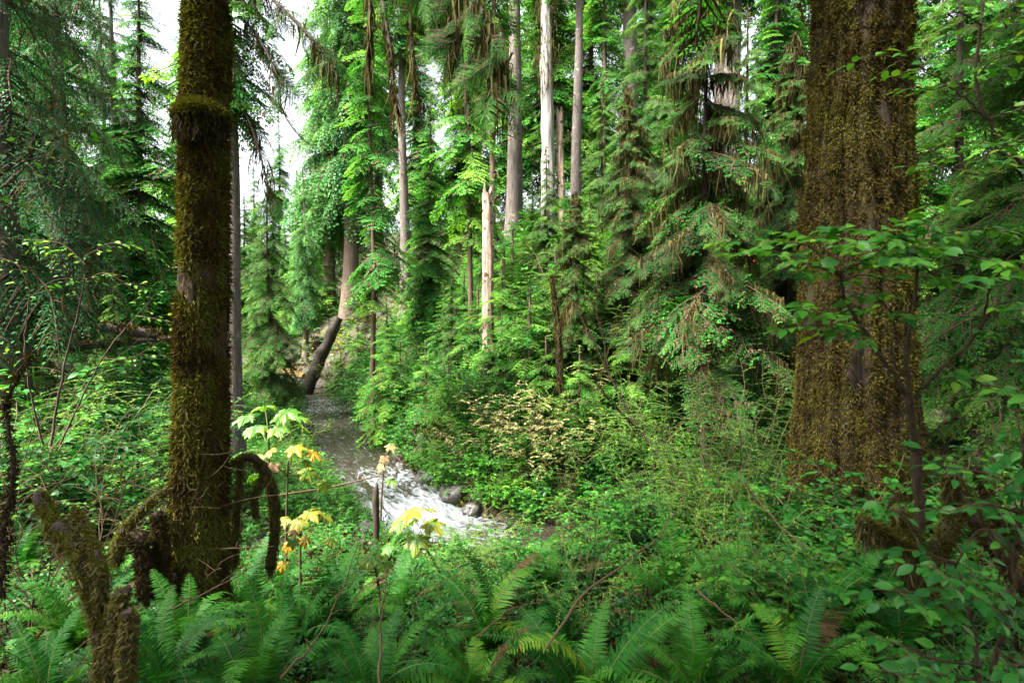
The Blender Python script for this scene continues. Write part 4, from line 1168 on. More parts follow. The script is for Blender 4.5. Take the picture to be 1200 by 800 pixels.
FE = [(430, 830, .75, 0), (560, 850, .8, 1), (300, 840, .75, 0), (820, 840, .8, 0), (930, 850, .7, 1), (190, 840, .7, 0), (690, 850, .85, 1), (60, 850, .7, 0),
      (575, 770, .95, 2), (470, 735, .85, 1), (285, 735, .85, 0), (215, 775, .75, 1), (740, 640, .95, 1), (645, 705, .8, 1), (850, 760, .75, 1), (785, 715, .8, 2), (950, 780, .7, 0),
      (540, 665, .75, 0), (455, 660, .55, 0), (810, 630, .7, 0), (860, 630, .65, 0), (90, 775, .75, 1), (395, 765, .8, 1), (340, 770, .75, 0), (660, 780, .75, 1), (1050, 770, .6, 0), (330, 700, .55, 0),
      (420, 720, .6, 1), (140, 700, .65, 0), (30, 680, .7, 0), (1000, 720, .5, 0), (600, 690, .55, 0)]
for px, py, L, br in FE:
    fern(px, py, L * 1.05, None, 14, None, brown=br)
for px, py, L in [(60, 545, 1.05), (130, 600, .95), (20, 600, .9), (175, 585, .7), (110, 520, .9)]:
    fern(px, py, L, None, 9, LADY_ME)
    AUTO[-1] = (AUTO[-1][0], 'soft fern', 'light green lacy')
for px, py, L in [(600, 585, .8), (565, 560, .8), (530, 590, .7), (625, 600, .7), (560, 480, .9), (470, 530, .7), (440, 540, .6), (520, 470, 1.0), (640, 470, .9), (420, 500, .9), (680, 590, .8), (300, 535, .7), (335, 540, .6),
                  (310, 480, .9), (150, 505, .9), (200, 480, 1.0), (50, 440, 1.1), (585, 420, 1.1), (480, 450, 1.1), (720, 520, .9), (780, 560, .9), (450, 410, 1.2), (700, 560, .8), (850, 570, .9), (545, 450, 1.0), (610, 500, .9), (655, 520, .8), (500, 540, .7)]:
    fern(px, py, L)

# ------------------------------------------------------------------ saplings of hemlock on the far bank
for q, (px, py, s) in enumerate([(470, 470, 1.2), (500, 490, 1.25), (525, 505, 1.1), (560, 440, 1.5), (590, 430, 1.7), (620, 455, 1.4), (650, 410, 1.6), (545, 410, 1.5), (420, 440, 1.5), (440, 480, 1.2), (400, 465, 1.3), (700, 430, 1.4), (735, 480, 1.3),
                                 (720, 350, 1.7), (640, 350, 1.7), (600, 365, 1.6), (480, 380, 1.7), (515, 400, 1.6), (670, 300, 1.9), (560, 320, 1.9), (300, 420, 1.6), (250, 430, 1.4), (770, 430, 1.4), (640, 490, 1.1), (680, 500, 1.1), (590, 400, 1.6)]):
    p = hit(px, py)
    o = place('sapling', 0, 0, None, s, q * 1.9, .05, 'hemlock saplings on the slopes', (p[0], p[1]))
    AUTO.append((o, 'hemlock sapling', 'tall' if s > 1.5 else 'small'))

# ================================================================== UNDERGROWTH (uncountable)
rng = np.random.default_rng(77)
def clump(seed, kind):
    if kind == 'a': s, l = shrub(seed, 6, .34, .28, 4, .18, 5, 'OVATE', .05, .66, .004, .1, 0, .1)
    elif kind == 'b': s, l = shrub(seed, 6, .30, .30, 5, .17, 7, 'FOLD', .036, .6, .003, .1, 0, .1)
    else: s, l = shrub(seed, 5, .42, .25, 4, .20, 6, 'FOLD', .06, .6, .004, .1, 0, .1)
    m = MB(); I = np.eye(3)[None]; z = np.zeros((1, 3))
    return m.inst(l, I, z, [0.], 0).inst(s, I, z, [0.], 1).geom()
CL_N = [clump(300, 'a'), clump(301, 'a'), clump(302, 'b'), clump(303, 'b')]
CL_F = [clump(310, 'c'), clump(311, 'c'), clump(312, 'b'), clump(313, 'c')]
def moss_clump(seed):
    r = np.random.default_rng(seed); m = MB(); n = 60
    P = np.stack([r.normal(0, .12, n), r.normal(0, .12, n), 0 * np.ones(n)], 1)
    N = norm(r.normal(0, .6, (n, 3)) + [0, 0, 1])
    tufts(m, P, N, r, (.04, .12), (.012, .03), -.1, r.normal(0, .1, n)); return m.geom()
MC = [moss_clump(5), moss_clump(6)]
def scatter(n, rmin, rmax, angmax=1.05):
    r = np.exp(rng.uniform(math.log(rmin), math.log(rmax), n)); a = rng.uniform(-angmax, angmax, n)
    return r * np.sin(a), r * np.cos(a), r
mb = MB()
x, y, r = scatter(4600, 1.5, 62)
x2, y2, r2 = scatter(5600, 11, 34, .62)
x, y, r = np.concatenate([x, x2]), np.concatenate([y, y2]), np.concatenate([r, r2])
d, sd, k = path_info(x, y)
ok = np.where(sd > 0, d > 1.02, d > 1.2)
ok &= np.hypot(x - 3.33, y - 5.5) > .7
ok &= np.hypot(x - b[0], y - b[1]) > .25
x, y, r, d, sd = x[ok], y[ok], r[ok], d[ok], sd[ok]
z = gz(x, y)
size = np.interp(r, [1.5, 4, 10, 30, 60], [.45, .62, 1.25, 2.6, 4.0]) * rng.uniform(.6, 1.3, len(x))
size *= np.where((sd < 0) & (d < 4) , .6, 1)
tone = .38 - .14 * (r < 6) + .55 * (fbm(np.stack([x * .45, y * .45, 0 * x], 1), 3) - .5) + rng.normal(0, .10, len(x))  # leaf colour lowered near the camera, painting in the dark foreground
near = r < 9
which = rng.integers(0, 4, len(x))
tilt = rng.normal(0, .15, (len(x), 2))
R = euler(tilt[:, 0], tilt[:, 1] , rng.random(len(x)) * 6.28) * size[:, None, None]
P = np.stack([x, y, z], 1)
for q in range(4):
    s = near & (which == q); mb.inst(CL_N[q], R[s], P[s], tone[s])
    s = ~near & (which == q); mb.inst(CL_F[q], R[s], P[s], tone[s])
tag(mb.build('undergrowth', ['leaf', 'stem']), 'dense low leafy ground cover over the forest floor and banks', kind='stuff')
mb = MB()
x, y, r = scatter(5200, 1.6, 45)
d, sd, k = path_info(x, y); ok = (d > 1.0); x, y, r = x[ok], y[ok], r[ok]
size = np.interp(r, [1.5, 10, 45], [.8, 1.5, 3.5])
for q in range(2):
    s = rng.integers(0, 2, len(x)) == q
    mb.inst(MC[q], euler(0, 0, rng.random(int(s.sum())) * 6.28) * size[s][:, None, None], np.stack([x, y, gz(x, y)], 1)[s], .5 + rng.normal(0, .15, int(s.sum())))
tag(mb.build('ground_moss', ['moss']), 'brown green moss carpet on soil between the plants', kind='stuff')

# ================================================================== NEAR DETAILS
# mossy arch right behind the left trunk, mossy limbs left of it, broken stump in the corner
rng = np.random.default_rng(400)
def pxl(L):
    return np.array([at(*q) for q in L])
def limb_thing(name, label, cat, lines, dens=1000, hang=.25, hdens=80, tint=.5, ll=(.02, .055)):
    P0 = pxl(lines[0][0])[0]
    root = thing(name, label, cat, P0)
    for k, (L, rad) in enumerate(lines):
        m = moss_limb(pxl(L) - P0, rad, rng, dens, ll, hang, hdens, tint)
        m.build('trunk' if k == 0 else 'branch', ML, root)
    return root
limb_thing('mossy_arch', 'moss covered arching dead stem hanging with moss, right beside the left trunk', 'dead tree',
           [([(316, 665, 4.9), (322, 620, 4.9), (319, 575, 4.85), (307, 545, 4.8), (288, 534, 4.75), (272, 542, 4.7)], [.028, .034, .034, .03, .024, .014]),
            ([(281, 540, 4.75), (280, 575, 4.75), (276, 610, 4.8), (274, 660, 4.8)], [.014, .013, .02, .03]),
            ([(310, 555, 4.8), (298, 580, 4.75), (300, 605, 4.75)], [.02, .018, .012])], 3000, .26, 260, .78, (.014, .035))
limb_thing('mossy_limb', 'bent mossy limb reaching up toward the left trunk from the ferns', 'dead tree',
           [([(137, 660, 4.2), (138, 640, 4.2), (150, 615, 4.25), (172, 592, 4.3), (200, 570, 4.4)], [.036, .036, .032, .026, .014])], 3600, .10, 140, .72, (.014, .035))
limb_thing('mossy_stub', 'short dark mossy stub standing between bent limb and the left trunk', 'dead tree',
           [([(172, 700, 4.1), (170, 660, 4.1), (164, 632, 4.1), (152, 628, 4.1)], [.05, .055, .045, .035]), ([(188, 690, 4.2), (190, 650, 4.2), (186, 600, 4.2)], [.04, .04, .03])], 2600, .25, 200, .35)
limb_thing('broken_stump', 'crooked broken mossy stump with shaggy hanging moss in the lower left corner', 'dead tree',
           [([(122, 800, 2.6), (120, 745, 2.6), (104, 685, 2.62), (92, 645, 2.65), (64, 612, 2.7), (46, 578, 2.75)], [.034, .03, .027, .03, .028, .024]),
            ([(128, 770, 2.6), (135, 735, 2.55), (142, 700, 2.5), (146, 692, 2.5)], [.03, .028, .028, .024]),
            ([(150, 800, 2.5), (148, 760, 2.5), (152, 715, 2.45)], [.024, .03, .02]),
            ([(120, 700, 2.6), (118, 660, 2.6), (95, 610, 2.7), (86, 596, 2.75)], [.015, .012, .008, .004])], 5200, .20, 520, .80, (.010, .028))
limb_thing('leaning_branch', 'dark bare vine like stem rising at the far left edge', 'dead tree',
           [([(0, 700, 3.2), (6, 620, 3.2), (16, 540, 3.25), (8, 470, 3.3), (40, 410, 3.4)], [.016, .015, .013, .01, .006])], 500, .08, 30, .3)
limb_thing('mossy_stump', 'dark rotten stump hung with olive moss below the right hand bush', 'dead tree',
           [([(1085, 760, 3.3), (1080, 700, 3.3), (1070, 640, 3.3), (1052, 598, 3.3)], [.085, .08, .065, .03]),
            ([(1078, 650, 3.3), (1050, 632, 3.2), (1008, 607, 3.1)], [.03, .02, .012]),
            ([(1082, 690, 3.3), (1100, 640, 3.35), (1118, 600, 3.4), (1112, 555, 3.4)], [.04, .035, .03, .02])], 2600, .34, 420, .66)
limb_thing('mossy_limb', 'long dark limb slanting down to the right edge beside the rotten stump', 'dead tree',
           [([(1215, 700, 2.9), (1170, 645, 3.0), (1140, 600, 3.1), (1122, 560, 3.2)], [.035, .03, .028, .02]), ([(1200, 640, 3.0), (1165, 600, 3.1), (1145, 545, 3.2)], [.02, .016, .01])], 1200, .28, 90, .40)
limb_thing('diagonal_branch', 'dark bare branch slanting through the brush in the middle right', 'branch',
           [([(798, 600, 9.0), (780, 545, 9.2), (750, 505, 9.4), (720, 450, 9.6), (690, 390, 9.8), (668, 345, 10)], [.026, .023, .019, .016, .012, .007]),
            ([(748, 503, 9.4), (720, 475, 9.2), (700, 450, 9.1)], [.02, .014, .006]), ([(712, 430, 9.7), (705, 385, 9.8), (690, 345, 9.9)], [.014, .01, .005]),
            ([(768, 530, 9.3), (765, 580, 9.2), (768, 620, 9.0)], [.014, .014, .014])], 160, .22, 16, .30)
limb_thing('mossy_snag', 'ragged dead stub dripping with long moss behind the diagonal branch', 'dead tree',
           [([(657, 450, 13.5), (655, 400, 13.5), (650, 350, 13.4), (646, 322, 13.4)], [.07, .06, .045, .015]), ([(654, 385, 13.5), (664, 360, 13.3), (672, 352, 13.2)], [.035, .03, .01])], 700, .8, 170, .5, (.03, .08))

STICKS = [([(640, 760, 3.0), (690, 690, 3.2), (760, 640, 3.4), (790, 600, 3.6)], 'thin reddish bare stick rising through ferns right of centre'),
          ([(815, 690, 3.6), (850, 720, 3.3), (885, 748, 3.1)], 'brown bent stick lying over dark ferns left of the rotten stump'),
          ([(560, 745, 3.4), (600, 715, 3.6), (660, 695, 3.8)], 'short tan stick among ferns at bottom centre'),
          ([(445, 800, 2.8), (448, 730, 3.0), (452, 660, 3.2)], 'upright dead reddish stalk in front of the pale green floppy leaved plant'),
          ([(180, 720, 3.6), (250, 690, 3.8), (310, 655, 4.0)], 'long dead twig crossing the foot of the slender trunk'),
          ([(330, 795, 3.0), (380, 735, 3.3), (420, 640, 3.8)], 'slanting dead twig at the bottom between trunk and creek'),
          ([(940, 640, 3.8), (900, 600, 4.0), (870, 560, 4.2)], 'dark twig slanting in front of the giant trunk foot')]
for L, lab in STICKS:
    P = pxl(L); m = MB(); c = smooth_line(P, 12) - P[0]
    tube_geom(m, c + rng.normal(0, .006, c.shape), np.linspace(.008, .003, len(c)), 5, 0, .75, True)
    for w in (4, 7, 9):
        if w < len(c): tube_geom(m, bez(c[w], c[w] + rng.normal(0, .08, 3), c[w] + rng.normal(0, .16, 3) + [0, 0, .06], 4), [.004, .003, .002, .001], 3, 0, .7)
    o = m.build('dead_stick', ['twig']); o.location = P[0]; tag(o, lab, 'stick', 'dead sticks in the brush')

# hanging mossy boughs at the top of the picture: limbs of the slim moss sleeve tree
rng = np.random.default_rng(402)
root = next(o for o in COL.objects if o.get('label', '').startswith('slim dark trunk with a thick moss sleeve'))
m1 = MB()
inv = np.array(root.matrix_basis.inverted()) if False else None
def bough_thing_part(root, specs, seed, name='mossy_bough'):
    """limbs given in picture points; needles hang from them, long moss below; built in the tree's own space"""
    r = np.random.default_rng(seed)
    loc = np.array(root.location); sc = root.scale[0]; rz = root.rotation_euler[2]
    c, s = math.cos(-rz), math.sin(-rz)
    def tolocal(P):
        Q = np.asarray(P, float) - loc
        return np.stack([Q[:, 0] * c - Q[:, 1] * s, Q[:, 0] * s + Q[:, 1] * c, Q[:, 2]], 1) / sc
    for L, rad, hang, nb_, nst in specs:
        pts = smooth_line(pxl(L), 24)
        mb = MB()
        tube_geom(mb, tolocal(pts), np.linspace(rad, rad * .3, len(pts)) / sc, 7, 2, .3)
        u = r.random(nb_) * (len(pts) - 1.01); i0 = u.astype(int); B = pts[i0] + (pts[i0 + 1] - pts[i0]) * (u - i0)[:, None]
        if nb_:
            D = np.stack([r.normal(0, .7, nb_), r.normal(0, .7, nb_), r.uniform(-1.3, -.5, nb_)], 1)
            Lb = r.uniform(.45, .95, nb_)
            R = frames(D, r.normal(0, .4, (nb_, 3)) + [0, -.6, .6], Lb)
            w = r.integers(0, 3, nb_)
            Bl = tolocal(B)
            cs = np.array([[c, -s, 0], [s, c, 0], [0, 0, 1]])
            for k in range(3):
                q = w == k
                g = {kk: vv for kk, vv in B_HI[k].items()}
                mb.inst(g, np.einsum('ij,mjk->mik', cs, R[q]) / sc, Bl[q], .28 + r.normal(0, .12, int(q.sum())))
        u = r.random(nst) * (len(pts) - 1.01); i0 = u.astype(int); B = pts[i0] + (pts[i0 + 1] - pts[i0]) * (u - i0)[:, None] + r.normal(0, .09, (nst, 3)) * (1 if nb_ else .12)
        strands(mb, tolocal(B), hang * r.uniform(.15, 1, nst) ** 1.4 / sc, (.014 + .035 * r.random(nst)) / sc, r, 3, r.normal(.36, .16, nst))
        o = mb.build(name, ['hemlock', 'twig', 'bark_dark', 'hang'], root)
bough_thing_part(root, [
    ([(437, -60, 9.6), (470, -45, 9.0), (520, -25, 8.4), (560, 5, 8.0), (580, 60, 7.8), (584, 110, 7.8)], .05, 1.1, 60, 420),
    ([(470, -60, 9.0), (505, -20, 8.6), (530, 25, 8.3), (545, 70, 8.2)], .04, 1.0, 46, 330),
    ([(437, -70, 9.6), (448, 0, 9.3), (458, 60, 9.2), (462, 110, 9.2), (470, 140, 9.2)], .045, .7, 0, 200),
    ([(437, -60, 9.5), (433, 30, 9.5), (432, 80, 9.5)], .04, .8, 0, 160),
    ([(484, -50, 9.0), (482, 30, 8.9), (484, 75, 8.9), (486, 105, 8.9)], .04, .6, 0, 160),
], 811)
gt = next(o for o in COL.objects if o.get('label', '').startswith('grey lichened tree trunk'))
bough_thing_part(gt, [
    ([(280, -40, 12.4), (320, 0, 11.8), (370, 50, 11.2), (395, 90, 11)], .05, .8, 30, 160),
    ([(280, 20, 12.4), (300, 40, 12), (325, 90, 11.6), (330, 130, 11.6)], .03, .6, 14, 90),
    ([(280, 120, 12.4), (295, 150, 12), (310, 200, 11.8), (318, 235, 11.8)], .03, .5, 13, 80),
    ([(280, 60, 12.4), (250, 70, 12), (180, 110, 11.8)], .03, .5, 10, 60),
], 812)

# ------------------------------------------------------------------ leafy bush on the right, in front of the giant trunk
def leafy_bush(name, label, stems, twigs, seed, leafmat='leaf', ll=.06, lw=.62, tint=.55, dens=26, berries=(), loc=None, stemmat='bark_moss', spread=.05):
    r = np.random.default_rng(seed)
    P0 = pxl(stems[0][0])[0] if stems else pxl(twigs[0])[0]
    root = thing(name, label, 'shrub', P0)
    for L, r0, r1 in stems:
        pts = smooth_line(pxl(L), 18) - P0
        m = MB(); tube_geom(m, pts + r.normal(0, .004, pts.shape), np.linspace(r0, r1, len(pts)), 7, 0, .4, True)
        m.build('stem', [stemmat], root)
    lf, tw = MB(), MB()
    P, D, Nn = [], [], []
    for L in twigs:
        pts = smooth_line(pxl(L), 14) - P0
        tube_geom(tw, pts, np.linspace(.006, .002, len(pts)), 4, 0, .35)
        s = np.concatenate([[0], np.cumsum(np.linalg.norm(np.diff(pts, axis=0), axis=1))])
        nsub = max(2, int(s[-1] / .055))
        for q in range(nsub):
            u = s[-1] * (q + r.random()) / nsub
            b0 = np.array([np.interp(u, s, pts[:, k]) for k in range(3)])
            td = norm(pts[-1] - pts[0]); a = r.uniform(.5, 1.2) * (1 if q % 2 else -1)
            d = np.array([td[0] * math.cos(a) - td[1] * math.sin(a), td[0] * math.sin(a) + td[1] * math.cos(a), r.normal(.05, .22)])
            l = r.uniform(.07, .2)
            e = b0 + d * l; e[2] -= .02
            tube_geom(tw, bez(b0, (b0 + e) / 2 + [0, 0, .01], e, 4), [.0025, .002, .0016, .001], 3, 0, .5)
            m = max(2, int(l * dens * 1.3))
            for k in range(m):
                uu = (k + .8) / m
                P.append(b0 + (e - b0) * uu); sd = 1 if k % 2 else -1
                perp = np.cross(d, [0, 0, 1.])
                D.append(d * .5 + perp * sd * .75 + r.normal(0, .15, 3) - [0, 0, .2] if k < m - 1 else d + [0, 0, -.2]); Nn.append(np.array([0, -.25, 1.]) + r.normal(0, .38, 3))
    P, D, Nn = np.array(P), np.array(D), np.array(Nn)
    n = len(P); Ls = ll * r.uniform(.5, 1.15, n)
    lf.inst(OVATE, frames(D, Nn, Ls, Ls * lw), P, tint + r.normal(0, .13, n))
    tw.build('twigs', ['twig'], root)
    lf.build('foliage', [leafmat], root)
    for q in berries:
        m = MB(); g = rock_geom(3, 6, 1, .02); m.add(g['v'] * .0055, g[4][0])
        o = m.build('berry', ['berry'], root); o.location = pxl([q])[0] - P0
    return root
leafy_bush('leafy_bush', 'bright broad leaved bush spreading in front of the giant mossy trunk', 
    [([(1078, 620, 3.2), (1074, 540, 3.1), (1064, 465, 3.0)], .028, .022),
     ([(1064, 465, 3.0), (1048, 440, 2.95), (1015, 392, 2.9), (990, 350, 2.85), (985, 318, 2.8)], .014, .006),
     ([(1066, 462, 3.0), (1062, 415, 3.0), (1072, 350, 3.0), (1078, 290, 3.0)], .014, .007),
     ([(1078, 455, 3.0), (1110, 425, 2.95), (1148, 388, 2.9), (1160, 335, 2.85)], .012, .005),
     ([(1056, 440, 3.0), (1044, 410, 3.0), (1052, 375, 3.0)], .008, .004)],
    [[(985, 322, 2.8), (930, 302, 2.75), (858, 280, 2.7)], [(984, 325, 2.8), (940, 285, 2.9), (870, 300, 2.95)], [(986, 318, 2.8), (1030, 295, 2.7), (1062, 250, 2.65)], [(1078, 300, 3.0), (1020, 282, 2.9), (950, 278, 2.8)],
     [(1078, 290, 3.0), (1130, 268, 2.9), (1200, 275, 2.8)], [(1078, 295, 3.0), (1140, 300, 2.8), (1210, 320, 2.6)], [(1076, 290, 3), (1090, 262, 2.9), (1100, 245, 2.8)], [(1000, 360, 2.85), (970, 372, 2.8), (935, 350, 2.75)],
     [(1160, 340, 2.85), (1180, 305, 2.8), (1205, 290, 2.7)], [(1150, 385, 2.9), (1180, 400, 2.8), (1212, 420, 2.7)], [(1078, 300, 3.0), (1040, 275, 2.7), (1000, 262, 2.6)], [(1078, 310, 3.0), (1110, 330, 2.8), (1150, 325, 2.6)],
     [(1052, 375, 3.0), (1030, 350, 2.9), (1010, 340, 2.8)], [(1148, 388, 2.9), (1165, 360, 2.8), (1200, 350, 2.7)], [(986, 330, 2.85), (1010, 322, 2.9), (1050, 330, 2.9)], [(1015, 392, 2.9), (985, 385, 2.8), (950, 380, 2.75)],
     [(1080, 280, 3.0), (1060, 300, 2.6), (1020, 310, 2.5)], [(1110, 425, 2.95), (1150, 450, 2.8), (1200, 470, 2.6)]], 900, 'leaf', .080, .56, .66, 40,
    [(965, 376, 2.78), (940, 352, 2.76), (1088, 276, 2.9), (1130, 295, 2.8), (884, 306, 2.93), (1170, 362, 2.8)])
leafy_bush('overhanging_branch', 'leafy dark branch entering from the right edge high beside the giant trunk',
    [([(1225, 225, 3.0), (1190, 185, 3.0), (1158, 140, 3.0), (1142, 95, 3.0), (1150, 30, 3.0), (1165, -40, 3.0)], .012, .006),
     ([(1158, 140, 3.0), (1130, 115, 2.95), (1100, 92, 2.9), (1072, 75, 2.9)], .006, .003)],
    [[(1085, 82, 2.9), (1050, 68, 2.85), (1010, 66, 2.8)], [(1110, 100, 2.9), (1085, 105, 2.8), (1055, 92, 2.8)], [(1142, 95, 3), (1165, 70, 2.9), (1205, 60, 2.8)], [(1148, 40, 3), (1180, 20, 2.9), (1210, 10, 2.8)],
     [(1158, 140, 3), (1190, 130, 2.9), (1215, 125, 2.8)], [(1190, 185, 3), (1160, 175, 2.9), (1110, 160, 2.8)], [(1150, 30, 3), (1125, 15, 2.9), (1100, 20, 2.8)], [(1180, 175, 3), (1200, 165, 2.8), (1220, 170, 2.7)], [(1190, 190, 3), (1150, 205, 2.8), (1090, 190, 2.8)]],
    901, 'leaf', .068, .52, .68, 24, [(1091, 124, 2.8)])
leafy_bush('leafy_bush', 'dark glossy leaved bush crowding the lower right corner', 
    [([(1150, 830, 2.4), (1140, 740, 2.4), (1120, 660, 2.4)], .012, .006), ([(1150, 830, 2.4), (1180, 720, 2.3), (1195, 600, 2.2)], .012, .006)],
    [[(1140, 740, 2.4), (1090, 700, 2.3), (1030, 690, 2.2)], [(1120, 660, 2.4), (1080, 640, 2.3), (1040, 560, 2.3)], [(1195, 600, 2.2), (1170, 560, 2.2), (1100, 545, 2.2)], [(1195, 620, 2.2), (1200, 540, 2.1), (1190, 480, 2.1)],
     [(1180, 720, 2.3), (1140, 690, 2.2), (1090, 660, 2.1)], [(1150, 780, 2.4), (1090, 770, 2.2), (1020, 740, 2.2)], [(1180, 720, 2.3), (1200, 700, 2.1), (1220, 690, 2.1)], [(1120, 660, 2.4), (1150, 620, 2.3), (1190, 640, 2.2)], [(1195, 600, 2.2), (1150, 590, 2.1), (1110, 600, 2.1)],
     [(1150, 800, 2.3), (1100, 790, 2.2), (1040, 790, 2.1)], [(1170, 760, 2.3), (1190, 780, 2.1), (1215, 760, 2.1)]],
    902, 'leaf', .072, .58, .36, 22)
leafy_bush('overhanging_branch', 'twig of fresh yellow green leaves poking in at the left edge',
    [([(-30, 230, 3.2), (0, 205, 3.2), (40, 185, 3.15)], .006, .004)],
    [[(0, 205, 3.2), (50, 170, 3.1), (105, 147, 3.0)], [(-20, 200, 3.2), (10, 175, 3.1), (40, 160, 3.0)], [(-20, 230, 3.2), (10, 215, 3.1), (35, 190, 3.0)], [(-30, 250, 3.2), (0, 240, 3.1), (20, 245, 3.0)]], 903, 'leaf', .06, .5, .82, 12)
leafy_bush('leafy_bush', 'twiggy bush with light leaves in front of the dim left edge hemlock',
    [([(60, 520, 5.2), (75, 430, 5.2), (95, 350, 5.1), (100, 300, 5.0)], .012, .004), ([(50, 520, 5.2), (30, 420, 5.1), (35, 340, 5.0)], .01, .004), ([(70, 520, 5.2), (120, 420, 5.3), (160, 370, 5.3)], .01, .004)],
    [[(100, 300, 5), (130, 285, 4.9), (150, 290, 4.8)], [(95, 350, 5.1), (70, 300, 5), (40, 282, 4.9)], [(100, 310, 5), (70, 285, 5), (20, 280, 5)], [(35, 340, 5), (20, 310, 5), (-10, 300, 5)], [(95, 330, 5.1), (125, 320, 5), (155, 340, 5)],
     [(160, 370, 5.3), (180, 345, 5.2), (150, 330, 5.1)], [(35, 350, 5), (60, 330, 5), (90, 325, 5)], [(160, 370, 5.3), (190, 375, 5.2), (205, 380, 5.2)], [(30, 420, 5.1), (10, 400, 5), (-10, 390, 5)], [(120, 420, 5.3), (150, 420, 5.2), (190, 400, 5.2)]], 904, 'leaf', .062, .5, .66, 12, stemmat='bark_brown')
# bare reddish thicket at the left
def thicket(px, py, Y, H, seed, label, bare=.8):
    sg, lg = shrub(seed, 7, H, H * .45, 9, H * .3, 6, 'OVATE', .045, .6, .0075, .2, .6, .12, .5, bare)
    x = (px - 600) / FPX * Y
    root = thing('bare_shrub', label, 'shrub', (x, Y, g1(x, Y) - .03), 0, 'bare twiggy shrubs on the left')
    m = MB().inst(sg, np.eye(3)[None], np.zeros((1, 3)), [.15], 0); m.build('stems', ['twig'], root)
    m = MB().inst(lg, np.eye(3)[None], np.zeros((1, 3)), [0.], 0); m.build('foliage', ['leaf'], root)
thicket(20, 600, 4.2, 1.9, 60, 'nearest bare reddish shrub at the left edge beside the crooked broken stump')
thicket(95, 600, 5.0, 1.7, 61, 'bare twiggy shrub with few leaves behind the crooked broken stump')
thicket(165, 600, 6.2, 1.5, 62, 'sparse twiggy shrub just left of the shaggy slender trunk')
thicket(-30, 600, 5.6, 2.3, 63, 'tall bare shrub cut by the left edge')

# ------------------------------------------------------------------ large leaved plants (palmate leaves) along the near bank
def palmate(seed):
    r = np.random.default_rng(seed)
    pts = []
    lob = np.radians([-150, -105, -55, 0, 55, 105, 150]); ln = [.42, .72, .92, 1.0, .92, .72, .42]
    for k in range(7):
        a = lob[k]
        for da, f in ((-.27, .70), (-.20, .84), (-.15, .80), (-.09, .93), (-.05, .90), (0, 1), (.05, .90), (.09, .93), (.15, .80), (.20, .84), (.27, .70)):
            rr = ln[k] * f * r.uniform(.93, 1.05); pts.append((rr * math.cos(a + da), rr * math.sin(a + da)))
        if k < 6:
            am = (lob[k] + lob[k + 1]) / 2; rr = .58 * r.uniform(.9, 1.1); pts.append((rr * math.cos(am), rr * math.sin(am)))
    pts = np.array(pts); rad = np.linalg.norm(pts, axis=1)
    z = -.36 * rad ** 2 + r.normal(0, .045, len(pts))
    zm = np.array([.06 * math.cos(3.45 * 2 * math.atan2(p[1], p[0]) * 1.0) for p in pts])
    v = np.vstack([[0, 0, 0], np.column_stack([pts * .5, .02 + z * .3 + zm]), np.column_stack([pts, z])]); n = len(pts)
    f4 = [[1 + k, 1 + n + k, 2 + n + k, 2 + k] for k in range(n - 1)]; f3 = [[0, 1 + k, 2 + k] for k in range(n - 1)]
    m = MB().add(v, f4, 0, np.clip(np.abs(r.normal(.12, .2, n - 1)), 0, 1)); 
    m.f[3].append(np.array(f3)); m.m[3].append(np.zeros(n - 1, int)); m.t[3].append(np.zeros(n - 1))
    return m.geom()
PAL = [palmate(s) for s in (1, 2, 3)]
def big_leaf_plant(name, label, stem, leaves, seed, stemmat='twig'):
    r = np.random.default_rng(seed)
    pts = smooth_line(pxl(stem), 10); P0 = pts[0].copy()
    root = thing(name, label, 'plant', P0, 0, 'large leaved plants on the near bank')
    m = MB(); tube_geom(m, pts - P0, np.linspace(.016, .009, len(pts)), 7, 0, .7, True); m.build('stem', [stemmat], root)
    top = pts[-1]
    extra = [(q[0] + r.normal(0, 20), q[1] + r.uniform(6, 34), q[2] + r.normal(0, .25), q[3] * r.uniform(.6, 1.0), float(np.clip(q[4] * r.uniform(.1, 1.0), 0, 1)), q[5], q[6] + r.uniform(.1, .6)) for q in leaves if stemmat == 'twig' and name == 'devils_club']
    for px, py, Y, w, tint, mat, droop in list(leaves) + extra:
        c = at(px, py, Y); size = w / FPX * Y * .36
        d = c - top; d[2] = 0; d = norm(d + 1e-4)
        R = frames((d + [0, 0, -droop])[None], np.array([[d[0] * droop + r.normal(0, .15), -.22 + d[1] * droop, 1.]]), size)
        m = MB().inst(PAL[r.integers(0, 3)], R, (c - P0)[None], [tint], 0)
        st_ = pts[-1 - r.integers(0, 3)] - P0
        tube_geom(m, bez(st_, (st_ + c - P0) / 2 + [0, 0, .06], c - P0, 6), [.005, .0045, .004, .004, .0035, .003], 4, 1, .8)
        m.build('leaf', [mat, 'stem'], root)
    return root
big_leaf_plant('devils_club', 'yellow edged large leaved plant standing alone in front of the pebble bar', [(536, 720, 6.2), (515, 670, 6.2), (493, 632, 6.2)],
    [(482, 598, 6.0, 66, .42, 'yellow', .2), (505, 612, 6.1, 60, .30, 'yellow', .3), (470, 612, 6.1, 50, .25, 'yellow', .3), (500, 596, 6.4, 44, .5, 'yellow', .2)], 1)
big_leaf_plant('devils_club', 'tall large leaved plant with broad light green leaves right of the shaggy slender trunk', [(318, 640, 7.0), (316, 570, 7.0), (315, 500, 7.0)],
    [(290, 488, 6.9, 60, .10, 'yellow', .2), (335, 482, 6.9, 62, .08, 'yellow', .2), (310, 476, 7.3, 54, .12, 'yellow', .15), (350, 488, 7.2, 48, .16, 'yellow', .2), (300, 500, 6.7, 52, .06, 'yellow', .3), (325, 502, 6.6, 50, .14, 'yellow', .3)], 2)
